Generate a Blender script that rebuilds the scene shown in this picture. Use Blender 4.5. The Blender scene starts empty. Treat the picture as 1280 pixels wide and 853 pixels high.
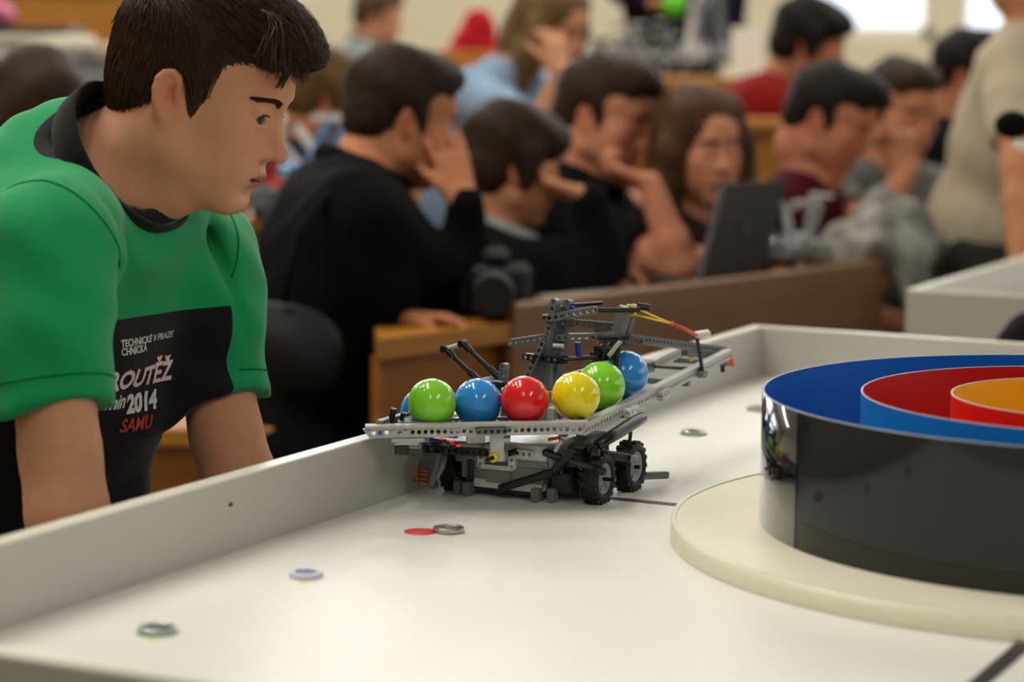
import bpy, bmesh, math, random
import numpy as np
from mathutils import Vector, Matrix, Euler
from mathutils.bvhtree import BVHTree
random.seed(7); RNG = np.random.default_rng(7)
SC = bpy.context.scene; COL = SC.collection
PI = math.pi; R = math.radians
V = Vector

# ------------------------------------------------------------------ camera
TZ = 0.80                                   # height of the arena floor
CAM = V((0, 0, TZ + 0.4991)); PITCH, ROLL, FPX = 0.12287, 0.01113, 3022.0
_f = V((0, math.cos(PITCH), -math.sin(PITCH))); _u = V((0, math.sin(PITCH), math.cos(PITCH))); _r = V((1, 0, 0))
CR = math.cos(ROLL) * _r + math.sin(ROLL) * _u; CU = -math.sin(ROLL) * _r + math.cos(ROLL) * _u
cd = bpy.data.cameras.new('camera'); cam = bpy.data.objects.new('camera', cd); COL.objects.link(cam); SC.camera = cam
cd.sensor_width = 36.0; cd.lens = 36.0 * FPX / 1280; cd.clip_start = .05; cd.clip_end = 100
cam.matrix_world = Matrix(((CR.x, CU.x, -_f.x, CAM.x), (CR.y, CU.y, -_f.y, CAM.y), (CR.z, CU.z, -_f.z, CAM.z), (0, 0, 0, 1)))
cd.dof.use_dof = True; cd.dof.focus_distance = 2.66; cd.dof.aperture_fstop = 3.3; cd.dof.aperture_blades = 0

# ------------------------------------------------------------------ world, exposure, large lights
SC.view_settings.view_transform = 'Standard'; SC.view_settings.look = 'None'
SC.view_settings.exposure = -0.12; SC.view_settings.gamma = 1.0; SC.view_settings.use_curve_mapping = False
w = bpy.data.worlds.new('world'); SC.world = w; w.use_nodes = True
w.node_tree.nodes['Background'].inputs[0].default_value = (.83, .91, 1, 1)
w.node_tree.nodes['Background'].inputs[1].default_value = 2.0
SC.cycles.max_bounces = 8; SC.cycles.diffuse_bounces = 4; SC.cycles.glossy_bounces = 4; SC.cycles.transparent_max_bounces = 12
SC.cycles.caustics_reflective = False; SC.cycles.caustics_refractive = False; SC.cycles.sample_clamp_indirect = 6

def area(name, loc, target, sx, sy, power, col=(1, 1, 1)):
    d = bpy.data.lights.new(name, 'AREA'); d.shape = 'RECTANGLE'; d.size = sx; d.size_y = sy; d.energy = power; d.color = col
    o = bpy.data.objects.new(name, d); COL.objects.link(o); o.location = loc
    o.rotation_euler = (V(target) - V(loc)).to_track_quat('-Z', 'Y').to_euler()
    return o
ROOM = dict(x0=-6.5, x1=7.5, y0=-5.0, y1=13.0, h=4.3)
# daylight entering through the tall windows of the far wall and of the right-hand wall
area('daylight_far_windows', (0.6, 13.25, 2.75), (0.6, 0, 1.6), 11.0, 2.6, 420, (.86, .93, 1))
area('daylight_right_windows', (7.75, 4.2, 2.6), (0, 4.2, 1.2), 9.0, 2.4, 40, (.86, .93, 1))
# ceiling lamps: (x, y, along y?, length, watts); those behind the camera are added front fill
LAMPS = [(-2.7, 3.3, 1, 2.6, 44), (-1.85, 3.3, 1, 2.6, 44), (-1.0, 3.3, 1, 2.6, 44), (2.6, -1.2, 1, 2.6, 60), (-.6, -2.0, 1, 2.6, 40), (-3.8, 7.4, 0, 2.4, 40), (-.9, 7.4, 0, 2.4, 40), (2.0, 7.4, 0, 2.4, 40), (4.9, 7.4, 0, 2.4, 40), (-3.8, 10.4, 0, 2.4, 40), (-.9, 10.4, 0, 2.4, 40), (2.0, 10.4, 0, 2.4, 40), (4.9, 10.4, 0, 2.4, 40)]
# ------------------------------------------------------------------ helpers
def lin(h):
    if isinstance(h, str):
        h = h.lstrip('#'); c = [int(h[i:i + 2], 16) / 255 for i in (0, 2, 4)]
        return tuple(x / 12.92 if x <= .04045 else ((x + .055) / 1.055) ** 2.4 for x in c)
    return tuple(h[:3])
def at(px, py, d):                          # point seen at a pixel of the 1280x853 frame, d metres along the view axis
    return CAM + d * (_f + (px - 640) / FPX * CR - (py - 426.5) / FPX * CU)
def at_z(px, py, z):
    q = _f + (px - 640) / FPX * CR - (py - 426.5) / FPX * CU
    return CAM + q * ((z - CAM.z) / q.z)

MATS = {}
def mat(name, col, rough=.5, spec=.5, metal=0, noise=0, nscale=30, stretch=(1, 1, 1), bump=0, bscale=200, emit=0, attr=None, coat=0, sss=0, sheen=0, aniso=0, trans=0):
    if name in MATS: return MATS[name]
    m = bpy.data.materials.new(name); MATS[name] = m; m.use_nodes = True
    nt = m.node_tree; N = nt.nodes; L = nt.links; b = N['Principled BSDF']; I = b.inputs
    c = lin(col) + (1,)
    I['Base Color'].default_value = c; I['Roughness'].default_value = rough; I['Specular IOR Level'].default_value = spec
    I['Metallic'].default_value = metal; I['Coat Weight'].default_value = coat; I['Sheen Weight'].default_value = sheen
    I['Anisotropic'].default_value = aniso; I['Transmission Weight'].default_value = trans
    if sss: I['Subsurface Weight'].default_value = sss; I['Subsurface Radius'].default_value = (.012, .005, .003); I['Subsurface Scale'].default_value = .5
    if emit: I['Emission Color'].default_value = c; I['Emission Strength'].default_value = emit
    tc = N.new('ShaderNodeTexCoord'); mp = N.new('ShaderNodeMapping'); mp.inputs['Scale'].default_value = stretch
    L.new(tc.outputs['Object'], mp.inputs['Vector'])
    src = None
    if attr:
        a = N.new('ShaderNodeVertexColor'); a.layer_name = attr; src = a.outputs['Color']
    if noise:
        n = N.new('ShaderNodeTexNoise'); n.inputs['Scale'].default_value = nscale; n.inputs['Detail'].default_value = 5
        L.new(mp.outputs['Vector'], n.inputs['Vector'])
        mr = N.new('ShaderNodeMapRange'); mr.inputs['From Min'].default_value = .25; mr.inputs['From Max'].default_value = .75
        mr.inputs['To Min'].default_value = 1 - noise; mr.inputs['To Max'].default_value = 1 + noise
        L.new(n.outputs['Fac'], mr.inputs['Value'])
        mx = N.new('ShaderNodeVectorMath'); mx.operation = 'SCALE'
        if src: L.new(src, mx.inputs[0])
        else: mx.inputs[0].default_value = c[:3]
        L.new(mr.outputs['Result'], mx.inputs['Scale']); src = mx.outputs['Vector']
    if src: L.new(src, I['Base Color'])
    if bump:
        n2 = N.new('ShaderNodeTexNoise'); n2.inputs['Scale'].default_value = bscale; n2.inputs['Detail'].default_value = 4
        L.new(mp.outputs['Vector'], n2.inputs['Vector'])
        bp = N.new('ShaderNodeBump'); bp.inputs['Strength'].default_value = bump; bp.inputs['Distance'].default_value = .004
        L.new(n2.outputs['Fac'], bp.inputs['Height']); L.new(bp.outputs['Normal'], I['Normal'])
    return m
def wood(name, c1, c2, rough=.35, axis='X', scale=1.0, coat=.2):
    if name in MATS: return MATS[name]
    m = mat(name, c1, rough, .5, coat=coat); nt = m.node_tree; N = nt.nodes; L = nt.links
    mp = [n for n in N if n.type == 'MAPPING'][0]
    mp.inputs['Scale'].default_value = {'X': (.6, 9, 9), 'Y': (9, .6, 9), 'Z': (9, 9, .6)}[axis]
    n = N.new('ShaderNodeTexNoise'); n.inputs['Scale'].default_value = 3 * scale; n.inputs['Detail'].default_value = 7; n.inputs['Distortion'].default_value = .6
    L.new(mp.outputs['Vector'], n.inputs['Vector'])
    cr = N.new('ShaderNodeValToRGB'); cr.color_ramp.elements[0].position = .3; cr.color_ramp.elements[1].position = .7
    cr.color_ramp.elements[0].color = lin(c1) + (1,); cr.color_ramp.elements[1].color = lin(c2) + (1,)
    L.new(n.outputs['Fac'], cr.inputs['Fac']); L.new(cr.outputs['Color'], N['Principled BSDF'].inputs['Base Color'])
    return m

class MB:
    """collects simple solids; build() links them as one mesh object"""
    def __init__(s): s.v = []; s.f = []; s.m = []; s.sm = []; s.cur = 0; s.smooth = False
    def add(s, vs, fs, smooth=None):
        o = len(s.v); s.v += [tuple(x) for x in vs]; s.f += [tuple(i + o for i in q) for q in fs]
        s.m += [s.cur] * len(fs); s.sm += [s.smooth if smooth is None else smooth] * len(fs); return s
    def box(s, c, d, rot=None, bevel=0):
        M = rot if rot is not None else Matrix.Identity(3)
        if isinstance(M, (int, float)): M = Matrix.Rotation(M, 3, 'Z')
        x, y, z = (q / 2 for q in d)
        if bevel:
            b = min(bevel, x * .9, y * .9, z * .9); vs = []; fs = []
            for sx in (-1, 1):
                for sy in (-1, 1):
                    for sz in (-1, 1):
                        vs += [(sx * x, sy * (y - b), sz * (z - b)), (sx * (x - b), sy * y, sz * (z - b)), (sx * (x - b), sy * (y - b), sz * z)]
            ix = lambda a, b_, c_, k: ((a * 2 + b_) * 2 + c_) * 3 + k
            for a in (0, 1):
                fs += [[ix(a, 0, 0, 0), ix(a, 1, 0, 0), ix(a, 1, 1, 0), ix(a, 0, 1, 0)], [ix(0, a, 0, 1), ix(1, a, 0, 1), ix(1, a, 1, 1), ix(0, a, 1, 1)], [ix(0, 0, a, 2), ix(1, 0, a, 2), ix(1, 1, a, 2), ix(0, 1, a, 2)]]
                for e in (0, 1):
                    fs += [[ix(a, e, 0, 0), ix(a, e, 1, 0), ix(a, e, 1, 1), ix(a, e, 0, 1)], [ix(a, 0, e, 0), ix(a, 1, e, 0), ix(a, 1, e, 2), ix(a, 0, e, 2)], [ix(0, a, e, 1), ix(1, a, e, 1), ix(1, a, e, 2), ix(0, a, e, 2)]]
                    for g in (0, 1): fs.append([ix(a, e, g, 0), ix(a, e, g, 1), ix(a, e, g, 2)])
            ctr = V((0, 0, 0)); out = []
            for q in fs:
                p = [V(vs[i]) for i in q]; n = (p[1] - p[0]).cross(p[2] - p[0]); out.append(q if n.dot(sum(p, V()) / len(p)) > 0 else q[::-1])
            return s.add([V(c) + M @ V(q) for q in vs], out)
        vs = [V(c) + M @ V((a * x, b_ * y, g * z)) for a in (-1, 1) for b_ in (-1, 1) for g in (-1, 1)]
        return s.add(vs, [(0, 1, 3, 2), (4, 6, 7, 5), (0, 4, 5, 1), (2, 3, 7, 6), (0, 2, 6, 4), (1, 5, 7, 3)])
    def bar(s, a, b, w_, h_, up=(0, 0, 1), bevel=0):   # box from a to b, width w_ (sideways), height h_ (up)
        a = V(a); b = V(b); x = (b - a); L_ = x.length; x.normalize(); y = V(up).cross(x).normalized(); z = x.cross(y)
        return s.box((a + b) / 2, (L_, w_, h_), Matrix((x, y, z)).transposed(), bevel)
    def cyl(s, a, b, r, r2=None, n=12, cap=True, smooth=True):
        a = V(a); b = V(b); r2 = r if r2 is None else r2; d = (b - a).normalized()
        t = d.orthogonal().normalized(); u = d.cross(t)
        vs = []
        for p, q in ((a, r), (b, r2)):
            for k in range(n): an = 2 * PI * k / n; vs.append(p + q * (math.cos(an) * t + math.sin(an) * u))
        s.add(vs, [(k, (k + 1) % n, n + (k + 1) % n, n + k) for k in range(n)], smooth)
        if cap: s.add(vs[:n], [tuple(range(n))[::-1]], False); s.add(vs[n:], [tuple(range(n))], False)
        return s
    def tube(s, pts, r, n=8, closed=False):
        pts = [V(p) for p in pts]; m = len(pts); rs = r if isinstance(r, (list, tuple)) else [r] * m; vs = []
        t0 = None
        for i, p in enumerate(pts):
            a = pts[i - 1] if (i or closed) else pts[0]; b = pts[(i + 1) % m] if (i < m - 1 or closed) else pts[-1]
            d = (b - a).normalized()
            t0 = d.orthogonal().normalized() if t0 is None else (t0 - d * t0.dot(d)).normalized()
            u = d.cross(t0)
            for k in range(n): an = 2 * PI * k / n; vs.append(p + rs[i] * (math.cos(an) * t0 + math.sin(an) * u))
        fs = [(i * n + k, i * n + (k + 1) % n, ((i + 1) % m) * n + (k + 1) % n, ((i + 1) % m) * n + k) for i in range(m if closed else m - 1) for k in range(n)]
        if not closed: fs += [tuple(range(n))[::-1], tuple((m - 1) * n + k for k in range(n))]
        return s.add(vs, fs, True)
    def lathe(s, prof, n=32, c=(0, 0, 0), M=None, smooth=True, arc=(0, 2 * PI)):
        full = abs(arc[1] - arc[0] - 2 * PI) < 1e-6; kk = n if full else n + 1; vs = []
        for k in range(kk):
            an = arc[0] + (arc[1] - arc[0]) * k / n
            for r, z in prof:
                q = V((r * math.cos(an), r * math.sin(an), z)); vs.append(V(c) + (M @ q if M else q))
        m = len(prof); fs = []
        for k in range(n):
            k2 = (k + 1) % kk
            for i in range(m - 1): fs.append((k * m + i, k2 * m + i, k2 * m + i + 1, k * m + i + 1))
        return s.add(vs, fs, smooth)
    def ball(s, c, r, n=24, m=14):
        r = r if isinstance(r, (tuple, list)) else (r, r, r); vs = [V(c) + V((0, 0, -r[2]))]
        for j in range(1, m):
            ph = -PI / 2 + PI * j / m
            for k in range(n): an = 2 * PI * k / n; vs.append(V(c) + V((r[0] * math.cos(ph) * math.cos(an), r[1] * math.cos(ph) * math.sin(an), r[2] * math.sin(ph))))
        vs.append(V(c) + V((0, 0, r[2]))); T = len(vs) - 1; fs = []
        for k in range(n):
            k2 = (k + 1) % n; fs.append((0, 1 + k2, 1 + k)); fs.append((T, T - n + k, T - n + k2))
            for j in range(m - 2): fs.append((1 + j * n + k, 1 + j * n + k2, 1 + (j + 1) * n + k2, 1 + (j + 1) * n + k))
        return s.add(vs, fs, True)
    def prism(s, poly, z0, z1, M=None):      # poly in xy, extruded in z, then M (4x4)
        n = len(poly); vs = [V((x, y, z0)) for x, y in poly] + [V((x, y, z1)) for x, y in poly]
        if M is not None: vs = [M @ q for q in vs]
        return s.add(vs, [tuple(range(n))[::-1], tuple(range(n, 2 * n))] + [(k, (k + 1) % n, n + (k + 1) % n, n + k) for k in range(n)])
    def beam(s, a, b, side, w_=8., h_=8., pitch=8., hole=2.45, rnd=True, studs=0):
        """technic beam: holes on a line from a to b, hole axis = side; w_ depth along side, h_ height"""
        a = V(a); b = V(b); L_ = (b - a).length; n = max(1, int(round(L_ / pitch))) + 1
        x = (b - a).normalized(); y = V(side); y = (y - x * y.dot(x)).normalized(); z = x.cross(y)
        for i in range(n):
            c = a + x * (L_ * i / max(1, n - 1)); hx = pitch / 2; hz = h_ / 2
            outer = [(hx, 0), (hx, hz), (0, hz), (-hx, hz), (-hx, 0), (-hx, -hz), (0, -hz), (hx, -hz)]
            if rnd and i == n - 1: outer[1] = (hx * .75, hz * .75); outer[7] = (hx * .75, -hz * .75)
            if rnd and i == 0: outer[3] = (-hx * .75, hz * .75); outer[5] = (-hx * .75, -hz * .75)
            vs = []
            for sd in (-.5, .5):
                for p, q in outer: vs.append(c + x * p + z * q + y * (w_ * sd))
                for k in range(8): an = k * PI / 4; vs.append(c + x * hole * math.cos(an) + z * hole * math.sin(an) + y * (w_ * sd))
            fs = []
            for k in range(8):
                k2 = (k + 1) % 8
                fs += [(k, k2, 8 + k2, 8 + k), (16 + k2, 16 + k, 24 + k, 24 + k2), (8 + k, 8 + k2, 24 + k2, 24 + k)]
                endp = (k in (0, 7) and i == n - 1) or (k in (3, 4) and i == 0)
                if k in (1, 2, 5, 6) or endp: fs.append((k2, k, 16 + k, 16 + k2))
            s.add(vs, fs, False)
            if studs:
                q = c + z * (hz * studs) ; s.cyl(q, q + z * studs * 1.8, 2.4, n=8)
        return s
    def xf(s, M): s.v = [tuple(M @ V(q)) for q in s.v]; return s
    def build(s, name, ms, parent=None, origin=None, scale=1.0):
        me = bpy.data.meshes.new(name)
        o = V(origin) if origin is not None else V((0, 0, 0))
        me.from_pydata([tuple((V(q) - o) * scale) for q in s.v], [], s.f)
        for m in (ms if isinstance(ms, (list, tuple)) else [ms]): me.materials.append(m)
        me.polygons.foreach_set('material_index', s.m); me.polygons.foreach_set('use_smooth', s.sm); me.update()
        ob = bpy.data.objects.new(name, me); COL.objects.link(ob)
        if parent is not None: ob.parent = parent
        elif origin is not None: ob.location = o
        return ob
def tag(o, label=None, cat=None, group=None, kind=None):
    if label: o['label'] = label
    if cat: o['category'] = cat
    if group: o['group'] = group
    if kind: o['kind'] = kind
    return o
def thing(name, label, cat, loc=(0, 0, 0), rz=0, group=None):
    o = bpy.data.objects.new(name, None); COL.objects.link(o); o.location = loc; o.rotation_euler = (0, 0, rz); o.empty_display_size = .05
    return tag(o, label, cat, group)
def struct(name, mb, m): return tag(mb.build(name, m), kind='structure')
def copy_tree(o, parent=None):
    c = o.copy(); COL.objects.link(c)
    if parent is not None: c.parent = parent
    for ch in o.children: copy_tree(ch, c)
    return c
# ------------------------------------------------------------------ sculpting: smooth unions of tapered capsules and ellipsoids, skinned by surface nets
class Sculpt:
    def __init__(s): s.ops = []
    def cone(s, a, b, ra, rb=None, k=.02): s.ops.append(('c', np.array(a, float), np.array(b, float), ra, ra if rb is None else rb, k, 1)); return s
    def cut(s, a, b, ra, rb=None, k=.01): s.ops.append(('c', np.array(a, float), np.array(b, float), ra, ra if rb is None else rb, k, -1)); return s
    def ell(s, c, r, k=.02, M=None, sign=1):
        r = np.array(r if hasattr(r, '__len__') else (r, r, r), float)
        s.ops.append(('e', np.array(c, float), r, np.eye(3) if M is None else np.array(M, float), None, k, sign)); return s
    def carve(s, c, r, k=.01, M=None): return s.ell(c, r, k, M, -1)
    def plane(s, p, n, k=.005):              # keep the side the normal points away from
        s.ops.append(('p', np.array(p, float), np.array(n, float) / np.linalg.norm(n), None, None, k, -2)); return s
    def chain(s, pts, rs, k=.02):
        for i in range(len(pts) - 1): s.cone(pts[i], pts[i + 1], rs[i], rs[i + 1], k)
        return s
    def apply(s, M):                         # move every primitive by a 4x4 (rotation, uniform scale, translation)
        M = np.array(M); A = M[:3, :3]; t = M[:3, 3]; sc = np.cbrt(np.linalg.det(A)); Q = A / sc; out = []
        for o in s.ops:
            if o[0] == 'c': out.append(('c', A @ o[1] + t, A @ o[2] + t, o[3] * sc, o[4] * sc, o[5] * sc, o[6]))
            elif o[0] == 'e': out.append(('e', A @ o[1] + t, o[2] * sc, Q @ o[3], None, o[5] * sc, o[6]))
            else: out.append(('p', A @ o[1] + t, Q @ o[2], None, None, o[5] * sc, o[6]))
        s.ops = out; return s
    def bounds(s):
        lo = np.full(3, 1e9); hi = -lo
        for o in s.ops:
            if o[6] < 0: continue
            if o[0] == 'c': r = max(o[3], o[4]); lo = np.minimum(lo, np.minimum(o[1], o[2]) - r); hi = np.maximum(hi, np.maximum(o[1], o[2]) + r)
            else: r = o[2].max(); lo = np.minimum(lo, o[1] - r); hi = np.maximum(hi, o[1] + r)
        return lo, hi
    def axes(s, h, fine=()):
        lo, hi = s.bounds(); out = []
        for a in range(3):
            iv = [(f[0][a], f[1][a], f[2]) for f in fine]; x = lo[a] - 2.2 * h; xs = [x]
            while x < hi[a] + 2.2 * h:
                st = h
                for p, q, hh in iv:
                    if p - h <= x <= q: st = min(st, hh)
                x += st; xs.append(x)
            out.append(np.array(xs))
        return out
    def field(s, ax):
        X, Y, Z = ax; F = np.full((len(X), len(Y), len(Z)), .25, np.float32)
        for o in s.ops:
            k = o[5]
            if o[0] == 'p':
                D = ((X - o[1][0]) * o[2][0])[:, None, None] + ((Y - o[1][1]) * o[2][1])[None, :, None] + ((Z - o[1][2]) * o[2][2])[None, None, :]
                D = -D.astype(np.float32); sl = (slice(None),) * 3
            else:
                if o[0] == 'c': r = max(o[3], o[4]); lo = np.minimum(o[1], o[2]) - r; hi = np.maximum(o[1], o[2]) + r
                else: lo = o[1] - o[2].max(); hi = o[1] + o[2].max()
                pad = k + .03
                sl = tuple(slice(max(0, np.searchsorted(A, lo[i] - pad) - 1), np.searchsorted(A, hi[i] + pad) + 1) for i, A in enumerate(ax))
                x = X[sl[0]][:, None, None]; y = Y[sl[1]][None, :, None]; z = Z[sl[2]][None, None, :]
                if x.size == 0 or y.size == 0 or z.size == 0: continue
                if o[0] == 'c':
                    ab = o[2] - o[1]; L2 = max(ab @ ab, 1e-12); px, py, pz = x - o[1][0], y - o[1][1], z - o[1][2]
                    t = np.clip((px * ab[0] + py * ab[1] + pz * ab[2]) / L2, 0, 1)
                    D = np.sqrt((px - t * ab[0]) ** 2 + (py - t * ab[1]) ** 2 + (pz - t * ab[2]) ** 2) - (o[3] + t * (o[4] - o[3]))
                else:
                    M = o[3]; px, py, pz = x - o[1][0], y - o[1][1], z - o[1][2]
                    q = [px * M[0, i] + py * M[1, i] + pz * M[2, i] for i in range(3)]
                    k0 = np.sqrt(sum((q[i] / o[2][i]) ** 2 for i in range(3))); k1 = np.sqrt(sum((q[i] / o[2][i] ** 2) ** 2 for i in range(3)))
                    D = k0 * (k0 - 1) / np.maximum(k1, 1e-6)
                D = D.astype(np.float32)
            G = F[sl]
            if o[6] == 1:
                hh = np.maximum(k - np.abs(G - D), 0) / k; F[sl] = np.minimum(G, D) - hh * hh * k * .25
            else:
                E_ = -D; hh = np.maximum(k - np.abs(G - E_), 0) / k; F[sl] = np.maximum(G, E_) + hh * hh * k * .25
        return F
    def net(s, h, fine=(), smooth=2, warp=None):
        ax = s.axes(h, fine); F = s.field(ax)
        if warp is not None: F = F + warp(*np.meshgrid(*ax, indexing='ij')).astype(np.float32)
        return surface_net(ax, F, smooth)
def surface_net(ax, F, smooth=2):
    X, Y, Z = ax; S = F < 0
    cnt = np.zeros(tuple(n - 1 for n in F.shape), np.int8)
    for dx in (0, 1):
        for dy in (0, 1):
            for dz in (0, 1): cnt += S[dx:F.shape[0] - 1 + dx, dy:F.shape[1] - 1 + dy, dz:F.shape[2] - 1 + dz]
    I = np.argwhere((cnt > 0) & (cnt < 8)); M = len(I)
    vid = np.full(cnt.shape, -1, np.int32); vid[tuple(I.T)] = np.arange(M)
    corner = {}
    for dx in (0, 1):
        for dy in (0, 1):
            for dz in (0, 1): corner[(dx, dy, dz)] = F[I[:, 0] + dx, I[:, 1] + dy, I[:, 2] + dz]
    P = np.zeros((M, 3)); C = np.zeros(M)
    for a in range(3):
        o = [i for i in range(3) if i != a]
        for u in (0, 1):
            for v in (0, 1):
                k0 = [0, 0, 0]; k0[o[0]] = u; k0[o[1]] = v; k1 = list(k0); k1[a] = 1
                f0 = corner[tuple(k0)]; f1 = corner[tuple(k1)]; m = (f0 < 0) != (f1 < 0)
                t = np.where(m, f0 / np.where(m, f0 - f1, 1), 0)
                q = np.empty((M, 3)); A = ax[a]
                q[:, a] = A[I[:, a]] + t * (A[I[:, a] + 1] - A[I[:, a]])
                q[:, o[0]] = ax[o[0]][I[:, o[0]] + u]; q[:, o[1]] = ax[o[1]][I[:, o[1]] + v]
                P += q * m[:, None]; C += m
    P /= np.maximum(C, 1)[:, None]
    Q = []
    for a in range(3):
        o = [(a + 1) % 3, (a + 2) % 3]
        sl0 = [slice(None)] * 3; sl1 = [slice(None)] * 3; sl0[a] = slice(0, -1); sl1[a] = slice(1, None)
        s0 = S[tuple(sl0)]; s1 = S[tuple(sl1)]; E_ = np.argwhere(s0 != s1)
        E_ = E_[(E_[:, o[0]] > 0) & (E_[:, o[1]] > 0) & (E_[:, o[0]] < F.shape[o[0]] - 1) & (E_[:, o[1]] < F.shape[o[1]] - 1)]
        flip = s0[tuple(E_.T)]; c = []
        for u, v in ((1, 1), (0, 1), (0, 0), (1, 0)):
            J = E_.copy(); J[:, o[0]] -= u; J[:, o[1]] -= v; c.append(vid[tuple(J.T)])
        q = np.stack(c, 1); q[~flip] = q[~flip][:, ::-1]; Q.append(q)
    Q = np.concatenate(Q)
    for _ in range(smooth):
        e = np.concatenate([Q[:, [0, 1]], Q[:, [1, 2]], Q[:, [2, 3]], Q[:, [3, 0]]]); acc = np.zeros_like(P); n = np.zeros(M)
        for c in range(3): acc[:, c] = np.bincount(e[:, 0], P[e[:, 1], c], M) + np.bincount(e[:, 1], P[e[:, 0], c], M)
        n = np.bincount(e[:, 0], minlength=M) + np.bincount(e[:, 1], minlength=M)
        P = .5 * P + .5 * acc / np.maximum(n, 1)[:, None]
    return P, Q
def mesh_object(name, P, Q, ms, parent=None, origin=(0, 0, 0), slot=None, tint=None, flat=False):
    me = bpy.data.meshes.new(name); n = len(P); m = len(Q)
    P = np.asarray(P, float) - np.array(origin)
    me.vertices.add(n); me.vertices.foreach_set('co', P.astype(np.float32).ravel())
    me.loops.add(m * Q.shape[1]); me.loops.foreach_set('vertex_index', Q.astype(np.int32).ravel())
    me.polygons.add(m); me.polygons.foreach_set('loop_start', np.arange(0, m * Q.shape[1], Q.shape[1], dtype=np.int32))
    me.polygons.foreach_set('use_smooth', np.full(m, not flat))
    for q in (ms if isinstance(ms, (list, tuple)) else [ms]): me.materials.append(q)
    if slot is not None: me.polygons.foreach_set('material_index', slot.astype(np.int32))
    me.update(calc_edges=True); me.validate()
    if tint is not None:
        a = me.color_attributes.new('tint', 'FLOAT_COLOR', 'POINT'); a.data.foreach_set('color', np.concatenate([tint, np.ones((n, 1))], 1).astype(np.float32).ravel())
    ob = bpy.data.objects.new(name, me); COL.objects.link(ob)
    if parent is not None: ob.parent = parent
    return ob
# ------------------------------------------------------------------ materials
M_white = mat('arena_white', '#e4e3dd', .38, .5, noise=.02, nscale=4)
M_board = mat('board_laminate', '#b6b4ad', .35, .5, noise=.03, nscale=6)
M_boardedge = mat('board_edge', '#e6e2d4', .28, .5)
M_cream = mat('disc_cream', '#eae5cf', .3, .5, noise=.02, nscale=5)
M_blackgloss = mat('black_gloss_plastic', '#151616', .07, .5)
M_blue_in = mat('blue_plastic', '#0c5ab4', .35, .5)
M_blue_out = mat('light_blue_plastic', '#1478c4', .35, .5)
M_red_in = mat('red_plastic', '#b40a06', .4, .5); M_red_out = mat('bright_red_plastic', '#e01a10', .35, .5)
M_yellow_in = mat('amber_plastic', '#e8a310', .4, .5)
M_rim = mat('pale_cut_edge', '#a9aeb6', .4)
M_tape = mat('black_tape', '#2b2a28', .55)
M_steel = mat('steel', '#b9bcbd', .3, .5, metal=1.0)
M_oak = wood('oak_veneer', '#a5691c', '#b97e2e', .45, 'X', 1.0, .05)
M_oakdark = wood('walnut_veneer', '#7a5638', '#8a6546', .4, 'X', 1.0, .05)
M_oakpanel = wood('oak_panel', '#8f5413', '#a2671f', .45, 'X', .8, .05)
M_wall = mat('wall_paint', '#d9cfb4', .8, .2, noise=.03, nscale=3)
M_ceil = mat('ceiling_paint', '#e8e6e0', .9, .2, noise=.02, nscale=3)
M_floor = mat('floor_linoleum', '#6f6a60', .5, .4, noise=.12, nscale=12)
M_frame = mat('window_frame_paint', '#d8d2c0', .5, .4)
M_darkmetal = mat('dark_metal', '#2c2d30', .45, .5, metal=.3)

# ------------------------------------------------------------------ the room
x0, x1, y0, y1, hh = (ROOM[k] for k in ('x0', 'x1', 'y0', 'y1', 'h'))
struct('floor', MB().box(((x0 + x1) / 2, (y0 + y1) / 2, -.05), (x1 - x0 + .6, y1 - y0 + .6, .1)), M_floor)
struct('ceiling', MB().box(((x0 + x1) / 2, (y0 + y1) / 2, hh + .05), (x1 - x0 + .6, y1 - y0 + .6, .1)), M_ceil)
struct('wall_left', MB().box((x0 - .1, (y0 + y1) / 2, hh / 2), (.2, y1 - y0, hh)), M_wall)
struct('wall_front', MB().box(((x0 + x1) / 2, y0 - .1, hh / 2), (x1 - x0 + .4, .2, hh)), M_wall)
# far wall with window openings: (x from, x to, sill, head)
WINS = [(-5.4, -3.7, 1.75, 3.8), (-3.4, -1.7, 1.75, 3.8), (-1.4, .3, 1.75, 3.8), (1.55, 2.24, 1.34, 3.8), (2.36, 4.1, 1.27, 3.8), (4.4, 6.1, 1.27, 3.8)]
def holed_wall(name, wins, a0, a1, place):
    mb = MB(); cuts = sorted(wins); x = a0
    for p, q, s, t in cuts:
        mb.box(*place((x + p) / 2, hh / 2, p - x, hh)); mb.box(*place((p + q) / 2, s / 2, q - p, s)); mb.box(*place((p + q) / 2, (t + hh) / 2, q - p, hh - t)); x = q
    mb.box(*place((x + a1) / 2, hh / 2, a1 - x, hh)); struct(name, mb, M_wall)
M_pane = bpy.data.materials.new('window_glass'); M_pane.use_nodes = True
nt = M_pane.node_tree; nt.nodes.clear(); out = nt.nodes.new('ShaderNodeOutputMaterial'); mx = nt.nodes.new('ShaderNodeMixShader')
tr = nt.nodes.new('ShaderNodeBsdfTransparent'); gl = nt.nodes.new('ShaderNodeBsdfGlossy'); gl.inputs['Roughness'].default_value = .02
mx.inputs[0].default_value = .06; nt.links.new(tr.outputs[0], mx.inputs[1]); nt.links.new(gl.outputs[0], mx.inputs[2]); nt.links.new(mx.outputs[0], out.inputs[0])
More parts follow.
